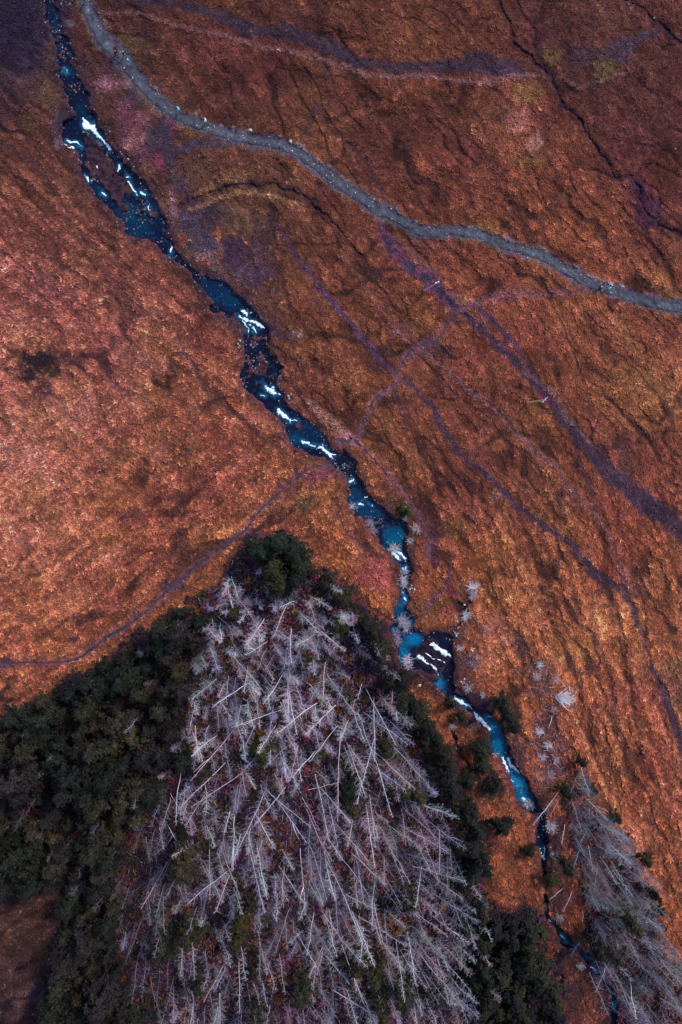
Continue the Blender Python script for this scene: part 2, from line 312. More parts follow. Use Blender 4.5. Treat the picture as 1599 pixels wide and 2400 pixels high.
# bands and lines in the vegetation: points (x, y, width), colour, edge softness, strength
A = lambda pts: zc(0, 0, K2, pts)
B = lambda pts: zc(800, 0, K2, pts)
C = lambda pts: zc(0, 600, K2, pts)
D = lambda pts: zc(800, 600, K2, pts)
E = lambda pts: zc(0, 1200, K2, pts)
F = lambda pts: zc(800, 1200, K2, pts)
LINES = [
    (A([(500, -20, 18), (700, 8, 18), (900, 40, 20), (1050, 90, 22), (1130, 130, 26), (1200, 150, 24), (1300, 160, 26), (1400, 185, 24), (1568, 240, 26)]) + B([(60, 285, 26), (250, 312, 22), (400, 310, 24), (560, 300, 34), (640, 290, 48), (760, 312, 40), (840, 325, 20)]), (58, 42, 54), 0.9, 0.85),
    (A([(1300, 120, 20), (1420, 165, 18), (1568, 215, 18)]), (60, 44, 56), 0.9, 0.8),
    (A([(470, 60, 8), (650, 60, 8), (800, 110, 9), (1000, 160, 9), (1200, 210, 9), (1400, 250, 10), (1568, 300, 10)]) + B([(60, 325, 11), (150, 350, 11), (300, 352, 10), (470, 362, 9), (640, 383, 10), (800, 352, 10), (900, 345, 9)]), (112, 74, 74), 0.9, 0.75),
    (B([(1270, 210, 20), (1330, 195, 24), (1400, 165, 16), (1480, 140, 10)]), (66, 48, 58), 0.8, 0.8),
    (B([(1300, 340, 10), (1240, 350, 6), (1180, 375, 6), (1090, 405, 7), (1040, 370, 8), (1000, 300, 6)]), (112, 78, 72), 0.8, 0.6),
    (B([(-10, 630, 5), (100, 720, 9), (160, 820, 8), (215, 940, 8)]), (62, 40, 44), 0.8, 0.7),
    (B([(200, 760, 4), (350, 820, 5), (560, 815, 6), (740, 832, 6), (900, 825, 5), (1100, 820, 4)]), (72, 42, 40), 0.8, 0.6),
    (B([(850, 20, 6), (960, 150, 8), (1060, 250, 8)]), (62, 38, 42), 1, 0.4),
    (B([(960, 0, 8), (1060, 120, 8)]), (62, 38, 42), 1, 0.4),
    (B([(1130, 820, 6), (1250, 850, 8), (1400, 960, 8), (1480, 1050, 7), (1568, 1110, 6)]), (128, 76, 60), 1, 0.5),
    (A([(1450, 480, 16), (1420, 580, 12), (1390, 640, 10)]), (62, 42, 44), 1, 0.6),
    (A([(1440, 260, 12), (1500, 350, 14)]), (70, 46, 48), 1, 0.5),
    # old track south-east from the gravel path, the widest of the dark bands
    ([(880, 496, 18), (892, 520, 15), (903, 560, 20), (930, 597, 26), (965, 630, 28), (994, 651, 28), (1035, 690, 26), (1070, 724, 22)], (72, 48, 66), 0.55, 0.9),
    ([(903, 568, 10), (930, 597, 12), (965, 626, 12), (1000, 655, 12), (1040, 690, 12), (1072, 724, 10)], (50, 42, 58), 0.6, 0.9),
    ([(905, 545, 6), (930, 565, 10), (965, 590, 7), (1010, 635, 8), (1050, 680, 10), (1075, 705, 10)], (98, 62, 66), 0.8, 0.7),
    (D([(560, 262, 16), (650, 340, 18), (750, 440, 18), (830, 520, 18), (900, 600, 22), (950, 650, 20), (1000, 730, 18), (1060, 810, 20), (1130, 880, 28), (1200, 960, 36), (1300, 1060, 42), (1400, 1140, 46), (1500, 1210, 44), (1640, 1340, 40)]), (64, 45, 58), 0.7, 0.88),
    (D([(600, 225, 10), (700, 300, 14), (770, 380, 14), (830, 460, 10), (900, 560, 6)]), (70, 46, 62), 0.7, 0.85),
    (D([(860, 540, 8), (940, 600, 12), (1010, 700, 14), (1060, 770, 12), (1150, 860, 10)]), (112, 80, 82), 0.8, 0.6),
    (D([(910, 620, 14), (950, 660, 16), (980, 690, 10)]), (92, 44, 68), 0.7, 0.7),
    ([(650, 528, 8), (700, 608, 10), (745, 668, 11), (800, 728, 12)] + D([(100, 370, 13), (180, 480, 12), (250, 545, 10)]), (78, 50, 70), 0.7, 0.85),
    (D([(280, 560, 8), (350, 620, 9), (420, 690, 12), (460, 790, 14), (520, 870, 14), (600, 950, 11), (680, 1010, 11), (740, 1080, 13), (800, 1150, 12)]) + F([(880, 20, 12), (980, 100, 14), (1080, 170, 16), (1150, 280, 18), (1290, 350, 18), (1330, 430, 18), (1370, 530, 12), (1410, 650, 10), (1450, 770, 10), (1500, 900, 14), (1560, 1050, 20), (1600, 1250, 24)]), (64, 46, 60), 0.7, 0.85),
    (D([(360, 420, 10), (440, 490, 14), (520, 560, 14), (620, 640, 14), (700, 690, 10), (780, 780, 12), (850, 860, 14), (930, 930, 14), (990, 970, 12), (1040, 1060, 10), (1110, 1130, 10)]) + F([(1160, 0, 9), (1220, 100, 10), (1290, 270, 12), (1320, 340, 12)]), (110, 72, 72), 0.9, 0.7),
    (D([(0, 0, 5), (80, 90, 6), (130, 170, 7), (190, 250, 6), (270, 370, 8), (330, 412, 6)]), (118, 78, 78), 0.8, 0.6),
    (D([(60, -20, 4), (130, 70, 5), (210, 190, 5), (300, 330, 4)]), (58, 38, 44), 0.8, 0.6),
    (D([(250, 600, 10), (260, 660, 10), (300, 790, 9)]), (70, 46, 58), 0.9, 0.5),
    (D([(1060, 850, 6), (1090, 950, 8), (1140, 1060, 12), (1170, 1150, 14)]), (74, 46, 52), 1, 0.6),
    (D([(440, 390, 6), (470, 430, 9), (520, 470, 8)]), (44, 30, 36), 0.7, 0.9),
    (D([(465, 460, 3), (440, 530, 4), (480, 590, 4), (540, 640, 3)]), (50, 32, 38), 0.6, 0.9),
    (D([(700, 690, 5), (750, 740, 6), (800, 800, 5)]), (52, 34, 40), 0.8, 0.7),
    (D([(1260, 880, 4), (1350, 860, 4), (1480, 800, 4)]), (80, 46, 46), 1, 0.6),
    (D([(1260, 300, 40), (1350, 420, 34), (1450, 560, 24), (1540, 700, 22)]), (146, 92, 62), 1, 0.55),
    # fence-like scars and sheep tracks
    (F([(720, 0, 7), (800, 200, 8), (870, 370, 8), (930, 540, 7), (990, 720, 7), (1080, 960, 8), (1140, 1120, 8), (1230, 1300, 8), (1360, 1500, 10), (1420, 1640, 8)]), (176, 108, 78), 1, 0.7),
    (F([(830, 50, 6), (900, 270, 7), (960, 480, 8), (1050, 670, 7), (1100, 830, 9), (1190, 1060, 10), (1260, 1230, 8)]), (92, 52, 44), 1, 0.7),
    (F([(1030, 230, 6), (1110, 480, 7), (1220, 680, 8), (1320, 860, 8), (1390, 1050, 8)]), (96, 56, 46), 1, 0.65),
    (F([(1390, 420, 5), (1440, 560, 7), (1520, 740, 7)]), (90, 54, 48), 1, 0.6),
    (F([(920, 400, 8), (980, 520, 8), (1040, 660, 6)]), (86, 48, 42), 1, 0.6),
    (F([(1130, 1130, 6), (1210, 1080, 5), (1370, 960, 4)]), (86, 48, 44), 1, 0.5),
    (A([(0, 640, 14), (100, 720, 14), (200, 800, 12), (260, 900, 10)]), (62, 38, 42), 1, 0.7),
    (A([(0, 760, 8), (120, 900, 10), (240, 1000, 8)]), (84, 48, 44), 1, 0.5),
    (A([(180, 720, 10), (300, 860, 9), (420, 1020, 8), (560, 1140, 8)]), (84, 48, 44), 1, 0.55),
    (C([(100, -40, 10), (330, 60, 8), (480, 160, 8), (620, 200, 8), (760, 330, 8), (830, 420, 7), (900, 520, 12), (960, 630, 14), (1090, 730, 12), (1190, 820, 12), (1290, 890, 12), (1370, 950, 10)]), (76, 46, 44), 1, 0.65),
    (C([(600, 180, 5), (700, 270, 5), (790, 370, 6), (860, 450, 6), (910, 580, 6)]), (150, 96, 84), 1, 0.55),
    (C([(340, 240, 6), (420, 330, 7), (440, 390, 5)]), (84, 50, 48), 1, 0.6),
    (C([(960, 840, 6), (850, 900, 8), (680, 1010, 8), (560, 1080, 7), (470, 1130, 5)]), (90, 54, 44), 1, 0.6),
    (E([(520, 330, 6), (400, 440, 8), (300, 510, 9), (160, 600, 9)]), (84, 50, 42), 1, 0.65),
    (E([(1100, 200, 8), (960, 330, 9), (780, 440, 9), (600, 600, 8), (380, 740, 9), (160, 850, 10)]), (118, 76, 44), 1, 0.5),
    (E([(1010, 240, 5), (900, 320, 6), (700, 460, 5)]), (84, 46, 40), 1, 0.6),
    # purple mud round the ford
    ([(800, 1015, 24), (830, 1030, 22), (845, 1045, 14)], (150, 98, 104), 0.8, 0.8),
    ([(725, 940, 14), (760, 975, 20), (790, 1005, 30)], (136, 92, 76), 0.9, 0.75),
    ([(700, 1108, 16), (735, 1118, 26), (770, 1104, 30)], (104, 54, 68), 0.8, 0.75),
    ([(720, 1135, 8), (690, 1150, 8), (650, 1185, 6)], (92, 56, 66), 0.8, 0.5),
    ([(780, 1190, 10), (820, 1250, 12), (850, 1300, 8)], (112, 66, 66), 1, 0.55),
    (zc(780, 1080, K5, [(1240, 800, 8), (1260, 1000, 9), (1230, 1180, 16), (1260, 1260, 20)]), (74, 46, 60), 0.8, 0.8),
    (zc(780, 1080, K5, [(1460, 1180, 6), (1440, 1300, 8), (1450, 1420, 8), (1340, 1540, 8)]), (86, 54, 70), 0.8, 0.7),
    (zc(880, 1360, K5, [(920, 20, 8), (800, 120, 14), (680, 250, 18), (600, 370, 14), (560, 470, 8)]), (88, 56, 66), 0.9, 0.65),
    (zc(460, 620, K5, [(1380, 0, 10), (1450, 160, 12), (1480, 400, 8), (1530, 640, 6)]), (84, 52, 66), 0.9, 0.5),
    (zc(460, 620, K5, [(1010, 0, 5), (990, 200, 6), (1000, 500, 8), (960, 680, 8)]), (74, 46, 48), 0.9, 0.6),
    (zc(460, 620, K5, [(1040, 100, 4), (1060, 330, 5), (1140, 480, 5), (1150, 640, 4)]), (74, 46, 48), 0.9, 0.6),
    (zc(460, 620, K5, [(930, 720, 16), (960, 820, 22), (1060, 850, 20), (1160, 860, 10)]), (60, 40, 54), 0.9, 0.7),
    (zc(460, 620, K5, [(1200, 1120, 4), (1220, 1300, 5), (1210, 1420, 4)]), (68, 42, 42), 0.9, 0.6),
    # long bleached rim right of the little stream
    (A([(880, 960, 8), (1000, 910, 10), (1120, 885, 10), (1280, 900, 8), (1400, 950, 8)]), (136, 94, 68), 1, 0.6),
    (A([(900, 890, 8), (1040, 830, 9), (1160, 790, 10)]), (122, 88, 58), 1, 0.5),
    (A([(850, 720, 8), (1000, 690, 8), (1200, 700, 8), (1330, 720, 10), (1480, 820, 10)]), (112, 70, 46), 1, 0.4),
    (A([(820, 690, 20), (900, 665, 20), (1010, 655, 20), (1080, 660, 14)]), (64, 50, 62), 0.7, 0.9),
    (A([(1100, 690, 10), (1250, 690, 9), (1320, 715, 9), (1400, 760, 8)]), (66, 44, 52), 0.8, 0.7),
]
DITCH = [
    (B([(700, -60, 5), (720, 0, 5), (760, 80, 6), (790, 130, 5), (790, 190, 5), (830, 230, 9), (870, 260, 8), (900, 300, 9), (960, 350, 11), (980, 390, 8), (1000, 450, 6), (1040, 500, 6), (1100, 550, 9), (1120, 600, 8), (1160, 660, 9), (1220, 740, 6), (1260, 820, 7), (1330, 810, 4), (1370, 870, 6), (1380, 930, 5), (1420, 1000, 9), (1480, 1040, 8), (1568, 1080, 9), (1800, 1200, 9)]), 0.5),
    (B([(1250, -40, 5), (1310, 0, 4), (1390, 40, 6), (1440, 90, 7), (1490, 140, 8), (1568, 200, 12), (1750, 300, 12)]), 0.4),
    (A([(840, 935, 5), (920, 900, 6), (1000, 875, 9), (1100, 842, 11), (1180, 862, 12), (1250, 838, 6), (1290, 865, 9), (1360, 880, 8), (1420, 920, 7), (1500, 990, 6), (1568, 1060, 5)]) + [(830, 580, 4), (848, 600, 4)], 0.5),
    (zc(860, 460, 7.84, [(720, 640, 3), (860, 710, 4), (1000, 780, 5), (1150, 830, 6), (1300, 830, 4), (1420, 800, 3)]), 0.25),
    (zc(1030, 1330, 10.45, [(520, 900, 9), (470, 960, 10), (450, 850, 8)]), 0.6),
    (zc(1030, 1330, 10.45, [(840, 300, 5), (780, 360, 6), (680, 740, 8), (720, 860, 16), (650, 950, 7), (640, 1060, 5)]), 0.6),
    (zc(880, 1360, K5, [(1100, 330, 4), (1060, 430, 5), (1010, 530, 10), (960, 640, 8)]), 0.6),
]
BLOBS = [  # x, y, rx, ry, colour, strength
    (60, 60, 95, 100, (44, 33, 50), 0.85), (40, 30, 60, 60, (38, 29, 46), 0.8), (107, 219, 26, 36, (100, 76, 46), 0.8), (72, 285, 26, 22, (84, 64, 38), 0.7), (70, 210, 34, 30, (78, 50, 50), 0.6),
    (125, 120, 18, 40, (92, 62, 48), 0.6), (180, 100, 30, 50, (92, 52, 36), 0.6), (160, 55, 14, 10, (92, 82, 92), 0.7),
    (150, 285, 28, 24, (70, 60, 72), 0.9), (140, 340, 12, 10, (110, 92, 100), 0.8), (185, 378, 14, 12, (98, 80, 84), 0.7),
    (1390, 140, 60, 34, (60, 42, 48), 0.6), (1455, 122, 26, 26, (58, 42, 54), 0.7), (1300, 137, 24, 22, (108, 84, 50), 0.75), (1425, 163, 30, 18, (98, 76, 40), 0.8), (1230, 218, 30, 24, (112, 86, 46), 0.8), (1190, 255, 20, 14, (84, 50, 42), 0.4),
    (1215, 285, 26, 30, (148, 92, 82), 0.6), (1255, 340, 26, 22, (158, 104, 94), 0.7), (1245, 375, 34, 14, (100, 80, 46), 0.6), (1320, 460, 14, 14, (88, 60, 44), 0.6),
    (1195, 495, 5, 4, (58, 50, 62), 0.9), (160, 0, 0.1, 0.1, (0, 0, 0), 0),
    (295, 98, 24, 20, (84, 70, 40), 0.7), (320, 105, 20, 16, (84, 66, 40), 0.6), (440, 308, 20, 14, (98, 78, 42), 0.8), (345, 248, 18, 12, (92, 70, 50), 0.6),
    (1500, 470, 22, 40, (70, 30, 50), 0.85), (1535, 500, 22, 26, (74, 42, 56), 0.8), (1510, 525, 20, 12, (60, 30, 46), 0.7), (1480, 440, 26, 18, (84, 46, 54), 0.7),
    (325, 300, 40, 46, (116, 70, 76), 0.8), (300, 255, 26, 24, (98, 54, 66), 0.8), (290, 330, 20, 30, (92, 56, 68), 0.8), (330, 340, 34, 22, (126, 80, 84), 0.8), (375, 330, 36, 40, (62, 50, 62), 0.85), (390, 300, 22, 20, (66, 52, 64), 0.8), (330, 220, 40, 24, (68, 54, 66), 0.7), (405, 296, 14, 18, (108, 58, 72), 0.8), (372, 385, 20, 24, (122, 54, 76), 0.85), (345, 372, 20, 20, (100, 56, 74), 0.7), (350, 400, 24, 20, (100, 66, 48), 0.6), (400, 375, 14, 26, (62, 48, 60), 0.8), (265, 195, 36, 14, (140, 88, 100), 0.6), (275, 160, 30, 20, (64, 48, 58), 0.6),
    (470, 410, 30, 34, (92, 62, 46), 0.6), (560, 390, 60, 20, (96, 58, 46), 0.4), (640, 450, 30, 24, (96, 68, 40), 0.5), (700, 428, 20, 20, (104, 74, 46), 0.4),
    (420, 440, 26, 24, (72, 52, 60), 0.7), (450, 520, 46, 40, (64, 52, 64), 0.85), (500, 510, 40, 40, (56, 40, 50), 0.85), (560, 520, 60, 34, (84, 60, 50), 0.6), (540, 590, 50, 46, (56, 38, 52), 0.85), (590, 640, 50, 40, (62, 44, 56), 0.8), (480, 580, 40, 34, (66, 54, 68), 0.8), (600, 580, 30, 40, (66, 42, 46), 0.7), (620, 530, 26, 20, (80, 52, 54), 0.6), (512, 545, 8, 26, (140, 82, 60), 0.85), (519, 590, 6, 20, (112, 68, 50), 0.7), (500, 640, 30, 24, (92, 66, 72), 0.6), (405, 490, 14, 34, (128, 86, 96), 0.7), (385, 490, 12, 20, (124, 80, 64), 0.7),
    (470, 600, 50, 10, (104, 72, 62), 0.4), (430, 605, 24, 20, (110, 82, 58), 0.6),
    (570, 740, 40, 50, (84, 54, 46), 0.5), (620, 720, 40, 40, (88, 56, 44), 0.5), (690, 780, 16, 14, (124, 96, 90), 0.6), (650, 880, 16, 14, (70, 48, 56), 0.6), (720, 850, 10, 8, (100, 74, 72), 0.5),
    (455, 1000, 14, 50, (150, 100, 74), 0.3), (88, 855, 44, 38, (46, 32, 36), 1.0), (88, 855, 34, 30, (42, 30, 34), 0.92), (108, 872, 18, 14, (66, 46, 34), 0.7), (108, 915, 22, 22, (72, 42, 44), 0.8), (280, 1065, 26, 30, (96, 60, 42), 0.6), (260, 940, 50, 40, (118, 74, 58), 0.3), (480, 950, 34, 30, (104, 66, 50), 0.4), (430, 820, 18, 50, (92, 58, 46), 0.3),
    (50, 760, 40, 30, (170, 104, 90), 0.4), (350, 850, 40, 30, (170, 104, 86), 0.4), (180, 960, 60, 40, (172, 106, 92), 0.45), (60, 1080, 60, 50, (168, 104, 90), 0.4), (380, 1050, 30, 30, (160, 98, 80), 0.35), (300, 830, 40, 30, (164, 100, 84), 0.35), (20, 1250, 50, 60, (168, 100, 84), 0.4), (260, 1310, 30, 26, (168, 104, 82), 0.4), (180, 1400, 40, 30, (164, 100, 78), 0.3),
    (310, 1212, 30, 18, (96, 50, 52), 0.5), (715, 1170, 26, 20, (112, 88, 52), 0.7), (650, 1180, 20, 14, (112, 84, 48), 0.6), (610, 1200, 20, 14, (108, 84, 48), 0.5),
    (410, 1370, 34, 12, (46, 40, 50), 0.85), (330, 1440, 24, 8, (52, 38, 54), 0.8), (20, 1558, 14, 14, (42, 36, 50), 0.9),
    (875, 1345, 44, 36, (142, 70, 66), 0.85), (840, 1320, 26, 18, (132, 74, 58), 0.6), (915, 1320, 16, 14, (146, 80, 60), 0.5), (900, 1130, 34, 26, (120, 70, 46), 0.4), (915, 1180, 34, 14, (68, 48, 40), 0.8), (930, 1205, 26, 14, (86, 62, 42), 0.7), (975, 1240, 22, 40, (80, 54, 46), 0.7), (968, 1300, 14, 34, (84, 56, 46), 0.6), (860, 1100, 14, 30, (92, 76, 42), 0.6), (870, 1095, 22, 14, (128, 66, 56), 0.5),
    (1070, 1240, 24, 26, (124, 84, 48), 0.5), (1065, 1385, 20, 16, (116, 46, 62), 0.75), (1085, 1385, 12, 14, (98, 82, 46), 0.8), (1050, 1420, 26, 20, (100, 66, 42), 0.6), (1055, 1430, 14, 9, (132, 58, 62), 0.7), (1000, 1430, 30, 30, (104, 66, 44), 0.6), (1010, 1470, 40, 16, (122, 70, 42), 0.6),
    (1085, 1480, 26, 26, (86, 56, 50), 0.7), (1110, 1500, 30, 30, (98, 58, 48), 0.5), (1080, 1560, 30, 44, (86, 56, 54), 0.8), (1110, 1545, 22, 20, (92, 76, 84), 0.7), (1095, 1600, 24, 14, (92, 66, 66), 0.7), (1140, 1540, 20, 40, (170, 100, 78), 0.5), (1160, 1480, 24, 30, (176, 104, 82), 0.4), (1215, 1510, 24, 26, (78, 50, 52), 0.6), (1130, 1650, 50, 24, (40, 28, 42), 0.85), (1075, 1640, 30, 20, (56, 38, 46), 0.7), (1010, 1605, 34, 24, (78, 50, 44), 0.75), (985, 1580, 36, 16, (60, 40, 44), 0.7), (1045, 1700, 20, 30, (150, 84, 56), 0.6), (1095, 1690, 22, 16, (58, 42, 52), 0.8), (1110, 1700, 16, 10, (112, 84, 92), 0.5), (1195, 1680, 26, 40, (52, 40, 40), 0.7), (1210, 1760, 24, 50, (66, 44, 48), 0.75), (1220, 1800, 16, 30, (80, 52, 48), 0.6),
    (1270, 1580, 34, 44, (84, 58, 58), 0.65), (1280, 1730, 34, 80, (82, 56, 60), 0.65), (1300, 1640, 34, 40, (104, 62, 52), 0.5), (1310, 1800, 26, 26, (100, 58, 62), 0.6), (1280, 1830, 22, 20, (108, 76, 84), 0.5), (1260, 1870, 34, 30, (92, 56, 48), 0.5), (1300, 1960, 30, 60, (64, 40, 42), 0.8), (1310, 2040, 26, 40, (58, 40, 40), 0.75), (1300, 2110, 26, 30, (64, 40, 42), 0.75), (1250, 2000, 16, 40, (120, 70, 50), 0.3), (1130, 1760, 24, 30, (60, 44, 40), 0.75), (1145, 1840, 34, 40, (52, 40, 38), 0.85), (1100, 1770, 20, 40, (96, 58, 42), 0.6), (1345, 2130, 22, 30, (136, 72, 48), 0.6), (1290, 2250, 60, 50, (66, 42, 42), 0.8), (1230, 2170, 50, 50, (46, 32, 42), 0.85), (1345, 2330, 40, 40, (58, 40, 42), 0.7), (1460, 2330, 40, 60, (92, 54, 44), 0.5), (1400, 2360, 24, 40, (112, 62, 52), 0.6),
    (1570, 690, 40, 20, (120, 86, 52), 0.5), (1540, 660, 30, 24, (130, 92, 50), 0.5), (1130, 530, 30, 8, (116, 88, 48), 0.6), (1460, 1080, 30, 50, (66, 44, 48), 0.5), (1520, 1180, 40, 30, (60, 42, 54), 0.6), (1410, 1060, 30, 20, (62, 42, 50), 0.5), (1330, 1160, 26, 30, (84, 52, 50), 0.5), (1250, 1210, 20, 12, (90, 66, 52), 0.5), (1160, 1160, 12, 14, (104, 74, 66), 0.5), (1500, 1380, 24, 30, (96, 60, 52), 0.5), (1590, 1600, 40, 60, (88, 66, 58), 0.5), (1580, 1560, 30, 30, (120, 90, 52), 0.5), (940, 780, 30, 20, (98, 56, 66), 0.4), (1000, 820, 26, 14, (104, 66, 64), 0.5), (1040, 820, 24, 16, (52, 38, 38), 0.6), (900, 850, 30, 26, (62, 42, 44), 0.5), (1085, 700, 24, 10, (150, 104, 72), 0.5), (1055, 722, 12, 10, (156, 110, 76), 0.7), (1140, 745, 26, 16, (86, 54, 64), 0.6), (1510, 880, 24, 26, (150, 96, 64), 0.4),
]
FOREST = [(-200, 1780), (0, 1685), (110, 1632), (160, 1595), (230, 1565), (330, 1485), (400, 1440), (470, 1400), (530, 1335), (580, 1265), (650, 1245), (705, 1275), (735, 1330), (780, 1335), (840, 1395), (895, 1440), (930, 1540), (955, 1600), (1005, 1690), (1065, 1780), (1105, 1860), (1130, 1950), (1150, 2110), (1170, 2135), (1250, 2135), (1310, 2250), (1330, 2300), (1310, 2400), (1330, 2700), (-200, 2700)]
GLADE = [(-200, 2140), (0, 2115), (60, 2095), (120, 2085), (135, 2180), (105, 2290), (75, 2340), (60, 2420), (40, 2600), (-200, 2600)]
RWOOD = [(1350, 1795), (1375, 1820), (1400, 1890), (1470, 1970), (1510, 2060), (1545, 2180), (1599, 2290), (1700, 2450), (1700, 2600), (1440, 2600), (1440, 2400), (1380, 2290), (1370, 2190), (1385, 2130), (1370, 2070), (1340, 2000), (1330, 1900), (1335, 1830)]
DEAD = [(590, 1310), (540, 1335), (480, 1390), (462, 1500), (446, 1600), (436, 1700), (400, 1780), (360, 1850), (310, 1950), (280, 2080), (280, 2200), (330, 2320), (360, 2420), (1110, 2420), (1125, 2250), (1110, 2100), (1060, 1950), (1010, 1850), (960, 1720), (922, 1600), (875, 1490), (800, 1390), (735, 1335), (690, 1375), (650, 1395)]
LIVE_LEFT = [(-60, 1730), (0, 1700), (110, 1645), (230, 1575), (330, 1495), (400, 1445), (460, 1420), (480, 1480), (440, 1560), (425, 1680), (370, 1780), (360, 1850), (310, 1950), (265, 2050), (260, 2230), (330, 2440), (90, 2440), (115, 2290), (155, 2180), (145, 2075), (60, 2075), (-60, 2110)]
BOTTOM_MASS = [(1160, 2160), (1222, 2150), (1262, 2250), (1310, 2350), (1300, 2440), (1140, 2440), (1150, 2250)]

def in_poly(px, py, poly):
    px = np.asarray(px, float); py = np.asarray(py, float)
    inside = np.zeros(px.shape, bool)
    n = len(poly)
    for i in range(n):
        x1, y1 = poly[i][0], poly[i][1]; x2, y2 = poly[(i + 1) % n][0], poly[(i + 1) % n][1]
        if y1 == y2: continue
        c = ((y1 > py) != (y2 > py)) & (px < (x2 - x1) * (py - y1) / (y2 - y1) + x1)
        inside ^= c
    return inside

# ---------------------------------------------------------------- ground raster
STEP = 3.2
inx = np.arange(-165, 1766, STEP); iny = np.arange(-210, 2611, STEP)
outer = np.array([60, 160, 400, 1000, 2500, 6000, 14000.0])
gx = np.concatenate([inx[0] - outer[::-1], inx, inx[-1] + outer])
gy = np.concatenate([iny[0] - outer[::-1], iny, iny[-1] + outer])
GX, GY = np.meshgrid(gx, gy)
ny, nx = GX.shape
WX = GX + (fbm(GX, GY, 22, 3) - 0.5) * 14 + (vnoise(GX, GY, 6, 5) - 0.5) * 4
WY = GY + (fbm(GX, GY, 22, 4) - 0.5) * 14 + (vnoise(GX, GY, 6, 6) - 0.5) * 4
EX = GX + (vnoise(GX, GY, 7, 8) - 0.5) * 7 + (vnoise(GX, GY, 13, 12) - 0.5) * 13
EY = GY + (vnoise(GX, GY, 7, 9) - 0.5) * 7 + (vnoise(GX, GY, 13, 13) - 0.5) * 13

def window(x0, x1, y0, y1):
    return (slice(max(0, np.searchsorted(gy, y0)), min(ny, np.searchsorted(gy, y1) + 1)),
            slice(max(0, np.searchsorted(gx, x0)), min(nx, np.searchsorted(gx, x1) + 1)))

def line_cov(pts, soft, X=None, Y=None, grow=0.0):
    """coverage 0..1 of a band of changing width"""
    X = WX if X is None else X; Y = WY if Y is None else Y
    best = np.full(GX.shape, 9.0, np.float32)
    for a, b in zip(pts[:-1], pts[1:]):
        m = max(a[2], b[2]) * (0.6 + soft) + 14 + grow
        w = window(min(a[0], b[0]) - m, max(a[0], b[0]) + m, min(a[1], b[1]) - m, max(a[1], b[1]) + m)
        if w[0].start >= w[0].stop or w[1].start >= w[1].stop: continue
        x = X[w]; y = Y[w]
        dx, dy = b[0] - a[0], b[1] - a[1]
        L = dx * dx + dy * dy + 1e-9
        t = np.clip(((x - a[0]) * dx + (y - a[1]) * dy) / L, 0, 1)
        d = np.hypot(x - a[0] - t * dx, y - a[1] - t * dy)
        hw = (a[2] + t * (b[2] - a[2])) / 2 + grow
        best[w] = np.minimum(best[w], d / hw)
    return 1 - sstep(1 - 0.5 * soft, 1 + 0.7 * soft, best)

def blur(a, r, it=2):
    for _ in range(it):
        for ax in (0, 1):
            p = np.pad(a, [(r + 1, r) if i == ax else (0, 0) for i in (0, 1)], mode='edge')
            cs = np.cumsum(p, axis=ax, dtype=np.float64)
            if ax == 0: a = (cs[2 * r + 1:] - cs[:-2 * r - 1]) / (2 * r + 1)
            else: a = (cs[:, 2 * r + 1:] - cs[:, :-2 * r - 1]) / (2 * r + 1)
    return a

# base colour by inverse distance weighting, evaluated coarsely and interpolated
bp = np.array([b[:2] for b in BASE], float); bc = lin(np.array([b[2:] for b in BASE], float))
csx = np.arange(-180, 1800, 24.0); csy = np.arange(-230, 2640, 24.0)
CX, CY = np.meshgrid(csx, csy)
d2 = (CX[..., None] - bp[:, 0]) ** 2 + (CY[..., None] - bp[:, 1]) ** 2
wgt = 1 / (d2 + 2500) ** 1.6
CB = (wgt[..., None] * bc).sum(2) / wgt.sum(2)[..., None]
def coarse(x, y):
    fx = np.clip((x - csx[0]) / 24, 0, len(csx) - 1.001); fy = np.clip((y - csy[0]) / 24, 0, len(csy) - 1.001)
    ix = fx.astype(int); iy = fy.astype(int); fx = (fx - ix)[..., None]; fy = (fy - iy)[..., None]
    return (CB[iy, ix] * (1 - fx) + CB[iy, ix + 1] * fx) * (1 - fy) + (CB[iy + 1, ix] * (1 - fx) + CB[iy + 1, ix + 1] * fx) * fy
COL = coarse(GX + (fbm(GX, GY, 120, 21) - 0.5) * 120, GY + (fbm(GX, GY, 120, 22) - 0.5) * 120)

# patchiness and streaks of the sward
def streak(ang, sx, sy, seed):
    ca, sa = math.cos(ang), math.sin(ang)
    u = WX * ca + WY * sa; v = -WX * sa + WY * ca
    return 0.6 * vnoise(u, v * (sx / sy), sx, seed) + 0.4 * vnoise(u, v * (sx / sy), sx * 0.45, seed + 1)
right = sstep(-60, 140, GX - 0.28 * (GY - 1100) - 900) * sstep(1000, 1250, GY)
left_up = sstep(900, 500, GY) * sstep(560, 300, GX - 0.5 * (GY - 500))
left_low = sstep(900, 1250, GY) * sstep(900, 700, GX)
st_r = streak(math.atan2(0.93, 0.34), 130, 9, 31)
st_u = streak(math.atan2(0.7, 0.75), 80, 10, 41)
st_l = streak(math.atan2(-0.55, 0.83), 70, 11, 51)
st_g = streak(math.atan2(0.85, 0.6), 60, 16, 61)
fst = np.clip(1 - right - left_up * 0.9 - left_low, 0, 1)
st = right * (st_r - 0.5) * 1.1 + left_up * (st_u - 0.5) * 1.1 + left_low * (st_l - 0.5) * 0.8 + fst * (st_g - 0.5) * 0.6
pat = (fbm(GX, GY, 60, 71) - 0.5) * 0.9 + (fbm(WX, WY, 15, 77) - 0.5) * 1.5
COL = COL * np.exp(st * 1.6 + pat * 0.68)[..., None]
hol = sstep(0.56, 0.72, fbm(GX + (fbm(GX, GY, 60, 402) - .5) * 60, GY * 0.8, 150, 401)) * sstep(1500, 1100, GY) * sstep(250, 500, GX)
COL = COL * (1 - hol[..., None] * np.array([0.26, 0.26, 0.14]))
